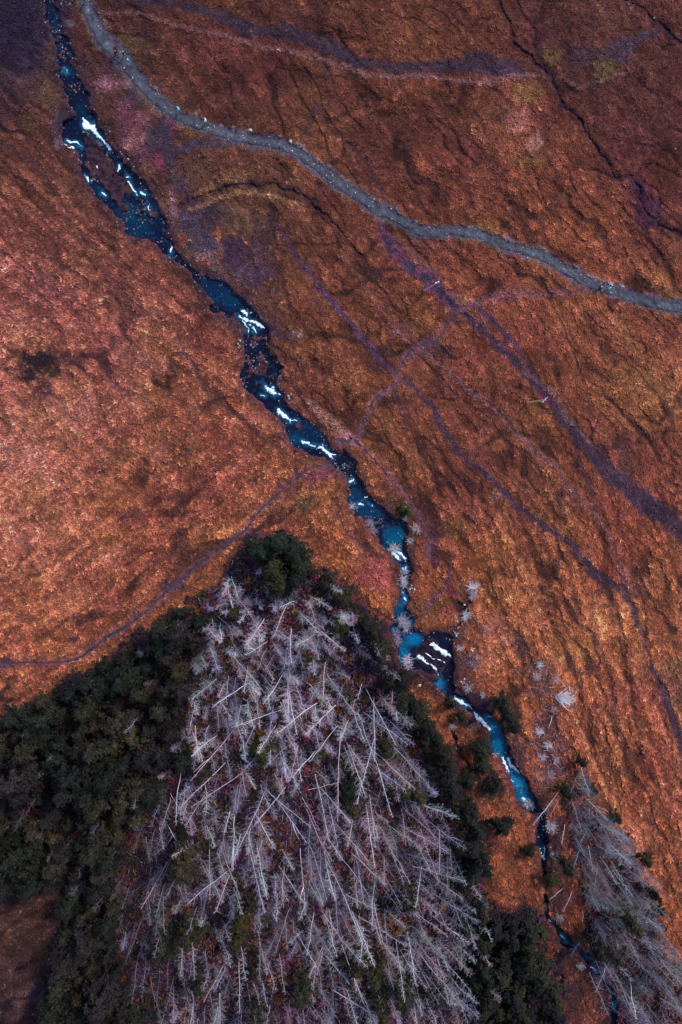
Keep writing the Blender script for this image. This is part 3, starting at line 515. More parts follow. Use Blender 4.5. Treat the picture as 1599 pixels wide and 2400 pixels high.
def tracks(ang, lx, ly, seed, lo, hi):
    ca, sa = math.cos(ang), math.sin(ang)
    X_ = GX + (fbm(GX, GY, 90, seed + 3) - 0.5) * 70; Y_ = GY + (fbm(GX, GY, 90, seed + 4) - 0.5) * 70
    u = X_ * ca + Y_ * sa; v = -X_ * sa + Y_ * ca
    n_ = vnoise(u, v * (lx / ly), lx, seed)
    r_ = 1 - np.abs(2 * n_ - 1)
    return sstep(lo, hi, r_) * sstep(0.36, 0.58, fbm(GX, GY, 110, seed + 7))
tr_ = (right * np.maximum(tracks(1.22, 260, 36, 411, 0.85, 0.96), 0.6 * tracks(1.15, 180, 22, 412, 0.83, 0.96))
       + left_up * np.maximum(tracks(0.74, 200, 32, 421, 0.85, 0.96), 0.7 * tracks(0.9, 140, 22, 422, 0.83, 0.96))
       + left_low * tracks(-0.58, 200, 40, 431, 0.85, 0.96)
       + fst * np.maximum(tracks(0.95, 220, 42, 441, 0.85, 0.96), 0.8 * tracks(0.35, 190, 60, 442, 0.9, 0.98)))
rr2 = sstep(250, 700, GX - 0.45 * (GY - 600)) * sstep(380, 560, GY + 0.15 * (GX - 800)) * sstep(1650, 1300, GY)
tr_ = tr_ + rr2 * np.maximum(tracks(0.90, 300, 26, 491, 0.84, 0.96), 0.8 * tracks(1.0, 240, 18, 495, 0.80, 0.96)) * 0.9
tr_ = tr_ + right * 0.9 * tracks(1.2, 320, 20, 497, 0.80, 0.96)
tr_ = np.clip(tr_, 0, 1)
COL = COL * (1 - tr_[..., None] * np.array([0.70, 0.66, 0.50]))
pale_ = np.clip(tracks(1.0, 200, 40, 451, 0.9, 0.98) * fst + right * tracks(1.2, 240, 34, 452, 0.9, 0.98), 0, 1)
COL = COL * (1 + 0.55 * pale_[..., None])
hue = (fbm(GX, GY, 90, 81) - 0.5)
lf = sstep(950, 500, GX - 0.25 * (GY - 600)) * sstep(420, 750, GY)
bl_ = (fbm(WX, WY, 24, 461, 4) - 0.5)
COL = COL * np.exp(lf * bl_ * 1.45)[..., None]
COL = COL * np.stack([1 + 0 * hue, 1 + 0.35 * hue, 1 - 0.2 * hue], -1)

def paint(cov, rgb, strength):
    global COL
    k = (cov * strength)[..., None]
    COL = COL * (1 - k) + lin(rgb) * np.exp(pat * 0.5)[..., None] * k

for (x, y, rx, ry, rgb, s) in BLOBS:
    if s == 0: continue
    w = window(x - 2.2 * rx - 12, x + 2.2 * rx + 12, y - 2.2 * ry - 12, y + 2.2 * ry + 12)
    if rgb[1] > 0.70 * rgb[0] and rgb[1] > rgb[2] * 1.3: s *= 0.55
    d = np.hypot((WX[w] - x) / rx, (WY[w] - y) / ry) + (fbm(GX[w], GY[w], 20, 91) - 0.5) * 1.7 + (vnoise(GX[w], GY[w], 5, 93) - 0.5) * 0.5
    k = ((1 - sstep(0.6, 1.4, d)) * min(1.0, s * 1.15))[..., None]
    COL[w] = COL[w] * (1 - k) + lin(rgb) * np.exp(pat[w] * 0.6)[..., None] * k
for pts, rgb, soft, s in LINES:
    cv = line_cov(pts, soft * 0.72) * np.clip(0.45 + 1.2 * fbm(GX, GY, 18, 101), 0, 1)
    paint(cv, rgb, min(1.0, s * 1.12))
# magenta heath along the edges of the old track and the trodden paths
edge = line_cov([(p[0], p[1], p[2] + 16) for p in LINES[12][0]], 0.6) * sstep(0.5, 0.65, fbm(GX, GY, 10, 111))
paint(edge, (104, 50, 70), 0.6)
for P_ in (FOOT1, FOOT2, FOOT3):
    cv = line_cov([(p[0], p[1], p[2] + 6) for p in P_], 1.0)
    paint(cv, (96, 64, 70), 0.55)
    paint(line_cov([(p[0], p[1], p[2] + 14) for p in P_], 1.0) * sstep(0.5, 0.6, fbm(GX, GY, 12, 117)), (116, 64, 76), 0.45)
pv = line_cov([(p[0], p[1], p[2] + 14) for p in PATH], 0.5)
paint(pv * sstep(0.42, 0.6, fbm(GX, GY, 20, 121)), (112, 92, 66), 0.6)
paint(line_cov([(p[0] + 5, p[1] - 13, 9) for p in PATH], 1.0) * sstep(0.5, 0.62, fbm(GX, GY, 26, 123)), (150, 132, 140), 0.8)
paint(line_cov([(p[0], p[1], p[2] + 4) for p in PATH], 0.3), (72, 62, 78), 0.9)

wide = np.clip(blur(in_poly(WX, WY, RIVER).astype(float), 9, 2) * 2.0, 0, 1) * sstep(820, 700, GY)
paint(wide * sstep(0.40, 0.58, fbm(WX, WY, 26, 127)), (54, 38, 46), 0.75)
paint(wide * sstep(0.58, 0.68, fbm(WX, WY, 18, 128)), (98, 66, 52), 0.5)
# woods floor, purple shade between the trees put into its colour
wob_x = GX + (fbm(GX, GY, 40, 131) - 0.5) * 50; wob_y = GY + (fbm(GX, GY, 40, 132) - 0.5) * 50
fmask = (in_poly(wob_x, wob_y, FOREST) & ~in_poly(wob_x, wob_y, GLADE)).astype(float)
fm2 = in_poly(wob_x, wob_y, RWOOD).astype(float)
FM = blur(np.maximum(fmask, fm2 * 0.72), 2)
fl = fbm(WX, WY, 16, 141)
floor_c = lin((42, 29, 48))[None, None] * np.ones_like(COL)
k = sstep(0.52, 0.66, fl)[..., None]
floor_c = floor_c * (1 - k) + lin((66, 34, 46)) * k
k = sstep(0.58, 0.7, fbm(WX, WY, 20, 143))[..., None]
floor_c = floor_c * (1 - k) + lin((74, 46, 34)) * k
COL = COL * (1 - FM[..., None]) + floor_c * FM[..., None]

# river
riv = in_poly(EX, EY, RIVER)
for isl in ISLANDS:
    riv &= ~in_poly(EX, EY, isl)
rivall = in_poly(EX, EY, RIVER).astype(float)
side = line_cov(SIDE, 0.2, EX, EY); lower = line_cov(LOWER, 0.2, EX, EY)
RM = np.maximum(riv.astype(float), np.maximum(side > 0.5, lower > 0.5).astype(float))
RALL = np.maximum(rivall, RM)
def water_level(y):
    return np.interp(y, [-300, 1380, 1440, 1500, 1560, 1640, 2700], [-0.7, -0.75, -0.85, -0.9, -1.1, -1.2, -1.4])
WL = water_level(GY)
RB = blur(RM, 1, 1)
RBW = blur(RALL, 5, 2)
rock_zone = sstep(1440, 1500, GY) * sstep(1700, 1620, GY)
hgt = (fbm(GX, GY, 260, 151) - 0.5) * 1.6 + (fbm(GX, GY, 60, 152) - 0.5) * 0.7 + (vnoise(GX, GY, 9, 153) - 0.5) * 0.22 + (vnoise(GX, GY, 5.5, 154) - 0.5) * 0.14
far = sstep(0, 3000, np.maximum(np.abs(GX - 800) - 1000, np.abs(GY - 1200) - 1450))
hgt = hgt - 0.5 * hol - 0.12 * tr_
hgt = hgt * (1 - far) - 0.5 * far
pc = line_cov(PATH, 0.4)
hgt = hgt - 0.12 * pc
for P_ in (FOOT1, FOOT2, FOOT3):
    hgt = hgt - 0.06 * line_cov(P_, 0.4)
dcov = np.zeros_like(GX)
for pts, dep in DITCH:
    cv = line_cov([(p[0], p[1], p[2] * 0.8) for p in pts], 0.6) * np.clip(0.35 + 1.1 * fbm(WX, WY, 20, 163), 0, 1)
    dcov = np.maximum(dcov, cv)
    hgt = hgt - dep * 0.7 * cv
    rim = line_cov([(p[0], p[1], p[2] + 14) for p in pts], 1.0) * np.clip(-0.2 + 1.6 * fbm(WX, WY, 24, 165), 0, 1) * (1 - cv)
    COL = COL * (1 - rim[..., None] * np.array([0.5, 0.48, 0.3]))
    COL = COL * (1 - 0.85 * cv[..., None]) + lin((38, 28, 40)) * 0.85 * cv[..., None]
islm = (rivall > 0) & (RM < 0.5)
hgt = np.where(islm, WL + 0.30 + (vnoise(GX, GY, 8, 161) - 0.3) * 0.5, hgt)
hgt = hgt - 0.30 * RBW * (1 - np.clip(RB * 2, 0, 1))
RBs = np.clip(RB * 1.6 - 0.3, 0, 1)
shal = np.zeros_like(GX)
for (x, y, r_) in [(140, 90, 40), (155, 130, 34), (178, 205, 30), (262, 350, 30), (300, 400, 34), (325, 500, 58), (300, 470, 40), (600, 790, 40), (602, 850, 40), (585, 900, 26), (640, 900, 26), (805, 1100, 26), (900, 1230, 20), (700, 1000, 26), (240, 420, 26), (930, 1400, 24), (945, 1470, 30), (470, 610, 24), (1225, 1850, 26), (1180, 1800, 16), (1205, 1870, 24), (1110, 1690, 22), (1060, 1640, 20), (1140, 1680, 18), (500, 640, 26), (420, 560, 24), (860, 1180, 22), (560, 740, 22), (1270, 1960, 16)]:
    shal = np.maximum(shal, 1 - sstep(0.6, 1.1, np.hypot(GX - x, GY - y) / r_))
outc = sstep(0.56, 0.70, fbm(GX, GY, 13, 471)) * shal
bed = WL - 0.55 + 0.85 * outc * (0.7 + 0.6 * vnoise(GX, GY, 6, 473))
hgt = hgt * (1 - RBs) + bed * RBs
# wet dark rock on the banks, river bed
bank = np.clip(blur(RALL, 5, 2) * 2.3, 0, 1) * (1 - RBs * 0.3)
oc_ = (outc * RBs)[..., None]
COL = COL * (1 - oc_) + lin((74, 54, 62)) * (0.5 + vnoise(GX, GY, 7, 475))[..., None] * oc_
bk = (bank * np.clip(0.05 + 2.0 * fbm(WX, WY, 18, 171), 0, 1))[..., None]
bkc = lin((44, 30, 42)) * (0.6 + 1.1 * vnoise(GX, GY, 6, 173))[..., None]
COL = COL * (1 - bk * 0.85) + bkc * bk * 0.85
fr = ISLANDS[4]
fz = blur(in_poly(EX, EY, fr).astype(float), 1)[..., None]
COL = COL * (1 - fz * 0.9) + lin((34, 26, 42)) * fz * 0.9
am = blur(in_poly(EX, EY, zc(880, 1360, K5, [(580, 700), (640, 690), (700, 600), (830, 620), (950, 680), (1000, 780), (1000, 1000), (980, 1260), (1050, 1330), (1160, 1420), (1220, 1520), (1100, 1520), (900, 1400), (900, 1100), (930, 950), (700, 730)])).astype(float), 2)[..., None]
COL = COL * (1 - am * 0.8) + lin((36, 27, 42)) * am * 0.8
COL = np.clip(COL, 0.002, 0.8)

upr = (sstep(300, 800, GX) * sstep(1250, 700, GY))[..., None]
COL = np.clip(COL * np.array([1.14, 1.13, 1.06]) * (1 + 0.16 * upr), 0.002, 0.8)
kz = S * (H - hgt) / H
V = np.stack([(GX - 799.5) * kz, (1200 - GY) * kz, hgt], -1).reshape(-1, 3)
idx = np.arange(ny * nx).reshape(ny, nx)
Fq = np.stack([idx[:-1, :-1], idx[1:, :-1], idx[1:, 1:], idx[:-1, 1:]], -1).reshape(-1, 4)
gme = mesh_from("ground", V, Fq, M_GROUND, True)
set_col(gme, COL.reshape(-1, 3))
ground = link(bpy.data.objects.new("ground", gme))
tag(ground, kind='structure')

def samp(arr, px, py):
    px = np.asarray(px, float); py = np.asarray(py, float)
    fx = np.clip((px - inx[0]) / STEP, 0, len(inx) - 1.001) + len(outer); fy = np.clip((py - iny[0]) / STEP, 0, len(iny) - 1.001) + len(outer)
    ix = fx.astype(int); iy = fy.astype(int); ax = fx - ix; ay = fy - iy
    if arr.ndim == 3: ax = ax[..., None]; ay = ay[..., None]
    return (arr[iy, ix] * (1 - ax) + arr[iy, ix + 1] * ax) * (1 - ay) + (arr[iy + 1, ix] * (1 - ax) + arr[iy + 1, ix + 1] * ax) * ay

def gz(px, py):
    return float(samp(hgt, px, py))

def gpoint(px, py, dz=0.0):
    z = gz(px, py) + dz
    x, y = world_xy(px, py, z)
    return Vector((x, y, z))

def to_px(x, y, z=0):
    k = S * (H - z) / H
    return 799.5 + x / k, 1200 - y / k

# ---------------------------------------------------------------- stream water
POOLS = [(510, 675, 45, 40, (12, 46, 84), 1), (545, 700, 26, 26, (8, 56, 92), 1), (830, 1165, 24, 20, (10, 66, 104), 0.9), (865, 1195, 34, 26, (16, 60, 100), 0.9), (925, 1258, 24, 22, (0, 88, 124), 1), (915, 1240, 20, 12, (6, 76, 112), 0.9), (973, 1500, 22, 18, (0, 98, 142), 1), (948, 1530, 12, 22, (0, 92, 132), 1), (938, 1545, 10, 16, (0, 92, 130), 1), (925, 1476, 9, 8, (0, 88, 128), 1), (968, 1460, 9, 12, (0, 76, 116), 1), (1028, 1606, 15, 20, (0, 98, 146), 1), (1165, 1735, 20, 40, (0, 92, 134), 1), (1162, 1700, 12, 16, (0, 90, 132), 1), (1210, 1828, 18, 24, (0, 106, 150), 1), (1230, 1850, 10, 13, (0, 146, 190), 1), (1222, 1872, 26, 26, (0, 84, 122), 0.9), (935, 1415, 14, 30, (6, 70, 108), 0.8), (320, 520, 40, 40, (6, 62, 96), 0.7), (300, 500, 26, 26, (6, 70, 104), 0.6), (370, 480, 26, 30, (8, 64, 100), 0.6), (720, 1010, 44, 34, (8, 52, 88), 0.7), (690, 1030, 16, 14, (0, 84, 120), 0.7), (195, 265, 20, 26, (12, 46, 78), 0.8), (230, 440, 18, 18, (14, 48, 84), 0.7), (140, 62, 18, 8, (8, 62, 92), 0.7), (158, 165, 18, 12, (6, 66, 98), 0.7), (1066, 1700, 10, 30, (8, 60, 96), 0.8), (1108, 1820, 10, 30, (0, 110, 150), 0.8), (1045, 1650, 14, 14, (14, 50, 90), 0.6), (1195, 1800, 16, 20, (8, 70, 110), 0.6)]
wcol = np.ones_like(COL) * lin((17, 24, 54))
for (x, y, rx, ry, rgb, s) in POOLS:
    d = np.hypot((WX - x) / rx, (WY - y) / ry)
    k = ((1 - sstep(0.55, 1.35, d)) * s)[..., None]
    wcol = wcol * (1 - k) + lin(rgb) * np.array([1, 0.94, 0.92]) * k
bz = (blur(in_poly(EX, EY, zc(880, 1360, K5, [(560, 690), (640, 640), (700, 560), (960, 600), (1000, 900), (980, 1300), (1010, 1420), (960, 1500), (900, 1350), (860, 1180), (760, 1160), (500, 1100), (430, 1010), (500, 880), (570, 800)])).astype(float), 2))[..., None]
wcol = wcol * (1 - 0.9 * bz) + lin((15, 15, 40)) * 0.9 * bz
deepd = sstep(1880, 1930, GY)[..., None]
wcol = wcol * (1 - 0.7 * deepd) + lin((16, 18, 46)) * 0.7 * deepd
# turquoise flecks of broken water in the shallow runs
fleck = sstep(0.66, 0.76, vnoise(GX, GY, 6, 181)) * sstep(0.5, 0.62, fbm(GX, GY, 40, 182))
wcol = wcol * (1 - 0.35 * fleck[..., None]) + lin((30, 100, 140)) * 0.35 * fleck[..., None]
dil = blur((RM > 0.5).astype(float), 2, 1) > 0.01
cell = dil[:-1, :-1] | dil[1:, :-1] | dil[1:, 1:] | dil[:-1, 1:]
Fw = Fq.reshape(ny - 1, nx - 1, 4)[cell]
used = np.unique(Fw)
remap = np.zeros(ny * nx, np.int64); remap[used] = np.arange(len(used))
wz = WL + (vnoise(GX, GY, 7, 191) - 0.5) * 0.05
kw = S * (H - wz) / H
Vw = np.stack([(GX - 799.5) * kw, (1200 - GY) * kw, wz], -1).reshape(-1, 3)[used]
wme = mesh_from("stream_water", Vw, remap[Fw], M_WATER, True)
set_col(wme, wcol.reshape(-1, 3)[used])
wob = link(bpy.data.objects.new("stream_water", wme)); tag(wob, kind='structure')

# ---------------------------------------------------------------- gravel path and trodden footpaths
def resample(pts, step):
    P = np.array([p[:3] for p in pts], float)
    # Catmull-Rom
    out = []
    for i in range(len(P) - 1):
        p0 = P[max(i - 1, 0)]; p1 = P[i]; p2 = P[i + 1]; p3 = P[min(i + 2, len(P) - 1)]
        n = max(2, int(np.hypot(*(p2 - p1)[:2]) / step))
        for t in np.arange(n) / n:
            out.append(0.5 * ((2 * p1) + (-p0 + p2) * t + (2 * p0 - 5 * p1 + 4 * p2 - p3) * t * t + (-p0 + 3 * p1 - 3 * p2 + p3) * t ** 3))
    out.append(P[-1])
    return np.array(out)

def strip(name, pts, across, dz, colfun, mat, rag, seed, kind='structure'):
    C_ = resample(pts, 2.5)
    if name == 'gravel_path': C_[:, 2] *= 0.82
    tg = np.gradient(C_[:, :2], axis=0); tg /= np.linalg.norm(tg, axis=1)[:, None] + 1e-9
    nr = np.stack([-tg[:, 1], tg[:, 0]], 1)
    n = len(C_); s = np.arange(n) * 2.5
    u = np.linspace(-1, 1, across)
    wl = C_[:, 2] / 2 * (1 + rag * (vnoise(s, s * 0, 14, seed) - 0.5) * 2 + rag * (vnoise(s, s * 0, 5, seed + 1) - 0.5))
    wr = C_[:, 2] / 2 * (1 + rag * (vnoise(s, s * 0, 14, seed + 2) - 0.5) * 2 + rag * (vnoise(s, s * 0, 5, seed + 3) - 0.5))
    off = np.where(u[None] < 0, u[None] * wl[:, None], u[None] * wr[:, None])
    X = C_[:, 0:1] + nr[:, 0:1] * off; Y = C_[:, 1:2] + nr[:, 1:2] * off
    Z = samp(hgt, X, Y) + dz * (1 - 0.9 * np.abs(u[None]) ** 4) - 0.03 * (np.abs(u[None]) > 0.99)
    k = S * (H - Z) / H
    Vv = np.stack([(X - 799.5) * k, (1200 - Y) * k, Z], -1).reshape(-1, 3)
    ii = np.arange(n * across).reshape(n, across)
    Ff = np.stack([ii[:-1, :-1], ii[:-1, 1:], ii[1:, 1:], ii[1:, :-1]], -1).reshape(-1, 4)
    me = mesh_from(name, Vv, Ff, mat, True)
    cc = colfun(X, Y, np.broadcast_to(u[None], X.shape), s)
    set_col(me, cc.reshape(-1, 3))
    if me.polygons[0].normal.z < 0:
        me.flip_normals()
    o = link(bpy.data.objects.new(name, me)); tag(o, kind=kind)
    return o

def path_col(X, Y, u, s):
    c = lin((84, 84, 98)) * np.ones(X.shape + (1,))
    pale = np.exp(-((u + 0.05) / 0.45) ** 2) * (0.35 + 0.9 * sstep(0.4, 0.65, fbm(X, Y, 40, 201)))
    up = sstep(260, 60, Y)
    c = c * (1 + (0.7 * pale * up + 0.35 * pale)[..., None])
    dark = sstep(0.45, 1.0, np.abs(u)) * (0.35 + 0.65 * fbm(X, Y, 30, 203))
    c = c * (1 - 0.62 * dark[..., None])
    bl = (sstep(0.25, 0.7, -u) * sstep(60, 130, Y) * sstep(700, 200, Y) * 0)[..., None]
    return 0.44 * c * np.exp((fbm(X, Y, 9, 205) - 0.5) * 1.2)[..., None]

def foot_col(rgb, rgb2):
    def f(X, Y, u, s):
        k = sstep(0.4, 0.62, fbm(X, Y, 26, 211))[..., None]
        c = lin(rgb) * (1 - k) + lin(rgb2) * k
        return c * (0.55 + 0.5 * fbm(X, Y, 6, 213))[..., None]
    return f
strip("gravel_path", PATH, 13, 0.10, path_col, M_PATH, 0.22, 221)
thin = lambda P_: [(p[0], p[1], p[2] * 0.72) for p in P_]
strip("footpath", thin(FOOT1), 5, 0.05, foot_col((64, 46, 62), (104, 72, 84)), M_PATH, 0.5, 231)
strip("footpath", thin(FOOT2), 5, 0.05, foot_col((52, 40, 56), (80, 52, 70)), M_PATH, 0.5, 241)
strip("footpath", thin(FOOT3), 5, 0.05, foot_col((88, 52, 74), (100, 60, 76)), M_PATH, 0.55, 251)

# ---------------------------------------------------------------- moor grass tussocks (one mass nobody could count)
def build_grass():
    sp = 4.7
    ax, ay = np.meshgrid(np.arange(-60, 1660, sp), np.arange(-60, 2460, sp))
    px = (ax + rng.uniform(-0.5, 0.5, ax.shape) * sp * 1.1).ravel(); py = (ay + rng.uniform(-0.5, 0.5, ax.shape) * sp * 1.1).ravel()
    keep = (samp(RB, px, py) < 0.08) & (rng.random(len(px)) > 0.9 * samp(bk[..., 0], px, py)) & (rng.random(len(px)) > samp(am[..., 0], px, py)) & (samp(pc, px, py) < 0.25) & (samp(dcov, px, py) < 0.5)
    fmv = samp(FM, px, py)
    keep &= rng.random(len(px)) > fmv * 0.92
    for P_ in (FOOT1, FOOT2, FOOT3):
        keep &= samp(line_cov(P_, 0.4), px, py) < 0.45
    px = px[keep]; py = py[keep]
    n = len(px)
    col = samp(COL, px, py)
    lum = col.sum(1)
    tall = np.clip(lum / 0.35, 0.35, 1.25)
    z = samp(hgt, px, py) - 0.03
    k = S * (H - z) / H
    bx = (px - 799.5) * k; by = (1200 - py) * k
    nb = 5
    size = (0.20 + 0.26 * rng.random(n)) * (0.6 + 0.4 * tall)
    ct = samp(0.34 + 0.15 * sstep(900, 600, GX - 0.25 * (GY - 600)) * sstep(350, 700, GY) + 0.08 * right, px, py)
    f = np.exp(rng.normal(0.02, 1.0, n) * ct)
    warm = rng.normal(0, 0.06, n)
    tcol = np.clip(col * f[:, None] * np.stack([1 + 0.3 * warm, 1 + warm, 1 + 1.5 * warm], 1), 0.003, 0.75)
    vio = np.clip(1 - f, 0, 1)[:, None] * (1 - np.clip(samp(bank, px, py), 0, 1))[:, None]
    tcol = tcol + vio * lin((60, 46, 66)) * 0.8  # darker tussocks get a violet shadow tint in their colour
    az0 = rng.uniform(0, 2 * np.pi, n)
    VV = np.zeros((n, nb, 3, 3), np.float32); CC = np.zeros((n, nb, 3, 3), np.float32)
    for b in range(nb):
        az = az0 + b * 2 * np.pi / nb + rng.uniform(-0.5, 0.5, n)
        ln = size * (0.7 + 0.6 * rng.random(n)); w = ln * 0.30
        dx = np.cos(az); dy = np.sin(az)
        lift = 0.25 + 0.55 * rng.random(n)
        VV[:, b, 0] = np.stack([bx - dy * w, by + dx * w, z], 1)
        VV[:, b, 1] = np.stack([bx + dy * w, by - dx * w, z + 0.02], 1)
        VV[:, b, 2] = np.stack([bx + dx * ln, by + dy * ln, z + lift * ln + 0.05], 1)
        sh = (0.85 + 0.3 * rng.random(n))[:, None]
        CC[:, b, 0] = tcol * 0.8 * sh; CC[:, b, 1] = tcol * 0.8 * sh; CC[:, b, 2] = tcol * 1.15 * sh
    me = mesh_from("moor_grass", VV.reshape(-1, 3), np.arange(n * nb * 3).reshape(-1, 3), M_GRASS, False)
    set_col(me, CC.reshape(-1, 3))
    o = link(bpy.data.objects.new("moor_grass", me))
    tag(o, 'rusty tussock grass covering the open moor', 'grass', kind='stuff')
build_grass()

# undergrowth between the dead trees: bracken, red birch scrub, moss
def build_under():
    n = 21000
    px = rng.uniform(-40, 1640, n * 3); py = rng.uniform(1230, 2440, n * 3)
    fmv = samp(FM, px, py)
    cl = fbm(px, py, 22, 301)
    keep = (fmv > 0.4) & (rng.random(n * 3) < (0.15 + 1.3 * sstep(0.4, 0.65, cl))) & (samp(RB, px, py) < 0.05)
    px = px[keep][:n]; py = py[keep][:n]; n = len(px)
    kind = fbm(px, py, 34, 311); k2 = fbm(px, py, 28, 317)
    rd = np.array(lin((92, 38, 54))); og = np.array(lin((98, 58, 32))); ol = np.array(lin((54, 48, 34))); pu = np.array(lin((56, 40, 52)))
    c = np.tile(pu, (n, 1))
    c = np.where((kind > 0.60)[:, None], rd, c); c = np.where((k2 > 0.62)[:, None], og, c); c = np.where((k2 < 0.40)[:, None], ol, c)
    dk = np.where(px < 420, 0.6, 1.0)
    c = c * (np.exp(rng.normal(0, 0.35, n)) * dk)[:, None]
    z = samp(hgt, px, py)
    nb = 4
    VV = np.zeros((n, nb, 3, 3), np.float32); CC = np.zeros((n, nb, 3, 3), np.float32)
    for b in range(nb):
        zz = z + 0.1 + 0.5 * rng.random(n)
        k = S * (H - zz) / H
        cx = (px - 799.5) * k + rng.normal(0, 0.2, n); cy = (1200 - py) * k + rng.normal(0, 0.2, n)
        s = 0.14 + 0.16 * rng.random(n)
        a = rng.uniform(0, 6.283, n)
        for v in range(3):
            aa = a + v * 2.094
            VV[:, b, v] = np.stack([cx + np.cos(aa) * s, cy + np.sin(aa) * s, zz + rng.normal(0, 0.1, n)], 1)
            CC[:, b, v] = c
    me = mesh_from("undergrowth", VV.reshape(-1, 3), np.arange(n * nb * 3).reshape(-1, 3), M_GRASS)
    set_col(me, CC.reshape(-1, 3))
    tag(link(bpy.data.objects.new("undergrowth", me)), 'red, orange and olive undergrowth on the wood floor', 'undergrowth', kind='stuff')
build_under()

# ---------------------------------------------------------------- white water
def foam(name, label, cat, strokes, seed, thr=0.42, lift=0.14, group=None):
    p0 = strokes[0][0]
    root = empty(name, gpoint(p0[0], p0[1], 0.3)); tag(root, label, cat, group)
    for i, s_ in enumerate(strokes):
        foam_streak(root, [s_], seed + i * 31, thr, lift + 0.012 * i)

FOAMED = []
def foam_streak(root, strokes, seed, thr, lift):
    FOAMED.extend(strokes)
    name = 'foam_streak'
    xs = [p[0] for s in strokes for p in s]; ys = [p[1] for s in strokes for p in s]
    mw = max(p[2] for s in strokes for p in s)
    st_ = 0.8
    ax = np.arange(min(xs) - mw, max(xs) + mw, st_); ay = np.arange(min(ys) - mw, max(ys) + mw, st_)
    X, Y = np.meshgrid(ax, ay)
    Xw = X + (fbm(X, Y, 7, seed) - 0.5) * 7; Yw = Y + (fbm(X, Y, 7, seed + 5) - 0.5) * 7
    best = np.full(X.shape, 9.0)
    for s in strokes:
        for a, b in zip(s[:-1], s[1:]):
            dx, dy = b[0] - a[0], b[1] - a[1]
            t = np.clip(((Xw - a[0]) * dx + (Yw - a[1]) * dy) / (dx * dx + dy * dy + 1e-9), 0, 1)
            d = np.hypot(Xw - a[0] - t * dx, Yw - a[1] - t * dy) / ((a[2] + t * (b[2] - a[2])) / 2)
            best = np.minimum(best, d * 1.22)
    fall_ = 'water' in root.name
    ang_ = math.atan2(strokes[0][-1][1] - strokes[0][0][1], strokes[0][-1][0] - strokes[0][0][0])
    U_ = X * math.cos(ang_) + Y * math.sin(ang_); W_ = -X * math.sin(ang_) + Y * math.cos(ang_)
    grain_ = (vnoise(U_, W_ * 5, 9, seed + 9) - 0.5) * 1.5 if fall_ else (vnoise(X, Y, 3.0, seed + 9) - 0.5) * 1.3 + (vnoise(X, Y, 8, seed + 11) - 0.5) * 0.9
    keepv = (best + grain_) < (1.0 + (thr - 0.42))
    Z = np.maximum(water_level(Y), samp(hgt, X, Y)) + lift + 0.14 * vnoise(X, Y, 4, seed + 3) * np.clip(1.2 - best, 0, 1)
    k = S * (H - Z) / H
    Vv = np.stack([(X - 799.5) * k, (1200 - Y) * k, Z], -1).reshape(-1, 3)
    ii = np.arange(X.size).reshape(X.shape)
    cellk = keepv[:-1, :-1] & keepv[1:, :-1] & keepv[1:, 1:] & keepv[:-1, 1:]
    Ff = np.stack([ii[:-1, :-1], ii[1:, :-1], ii[1:, 1:], ii[:-1, 1:]], -1)[cellk]
    if len(Ff) == 0: return
    us = np.unique(Ff); rm = np.zeros(X.size, np.int64); rm[us] = np.arange(len(us))
    me = mesh_from(name, Vv[us], rm[Ff], M_FOAM, True)
    e_ = sstep(0.75, 1.35, best.ravel()[us] + 0.5 * (vnoise(X, Y, 2.5, seed + 21).ravel()[us] - 0.5))[:, None]
    set_col(me, np.array([1.0, 1.0, 1.0]) * (1 - e_) + np.array([0.18, 0.52, 0.66]) * e_)
    o = link(bpy.data.objects.new(name, me), root); o.location = -root.location

def st5(ox, oy, pts): return zc(ox, oy, K5, pts)
foam('rapids', 'long white rapid between the dark banks at the head of the island', 'rapids', [st5(110, 240, [(440, 200, 4), (490, 270, 12), (560, 300, 15), (620, 390, 10), (680, 450, 10), (720, 510, 6), (770, 570, 8)]), st5(110, 240, [(450, 260, 6), (480, 310, 9), (540, 310, 8)])], 401, 0.5)
foam('rapids', 'small curved white rapid in the pool left of the island', 'rapids', [st5(110, 240, [(250, 470, 6), (290, 490, 6), (360, 485, 4), (425, 540, 3)]), st5(110, 240, [(220, 515, 3), (265, 550, 3), (340, 550, 4)])], 403, 0.55)
foam('rapids', 'short white chute in the narrow channel left of the island', 'rapids', [st5(110, 240, [(465, 890, 3), (490, 930, 5), (510, 965, 5)])], 405, 0.55)
foam('rapids', 'tiny white spill below the left channel of the island', 'rapids', [st5(110, 240, [(680, 1115, 5), (720, 1140, 5)]), st5(110, 240, [(610, 785, 3), (625, 810, 3)])], 407, 0.6)
foam('rapids', 'broken white riffle in the right channel beside the red stones', 'rapids', [st5(110, 240, [(900, 770, 5), (895, 810, 4), (870, 840, 3)]), st5(110, 240, [(980, 920, 5), (1010, 920, 4)]), st5(110, 240, [(1000, 970, 4), (1040, 1040, 5), (1065, 1080, 4), (1110, 1130, 2)]), st5(110, 240, [(1150, 1095, 4), (1200, 1140, 4)])], 409, 0.55)
foam('rapids', 'white fleck of rapid beside the stony shallows', 'rapids', [st5(110, 240, [(1240, 1270, 4), (1250, 1310, 5), (1275, 1330, 3)])], 411, 0.6)
foam('rapids', 'thin white trickle where the shallows narrow above the long dark pool', 'rapids', [st5(240, 430, [(848, 785, 4), (838, 840, 4)]), st5(240, 430, [(825, 900, 3), (835, 910, 3)])], 413, 0.6)
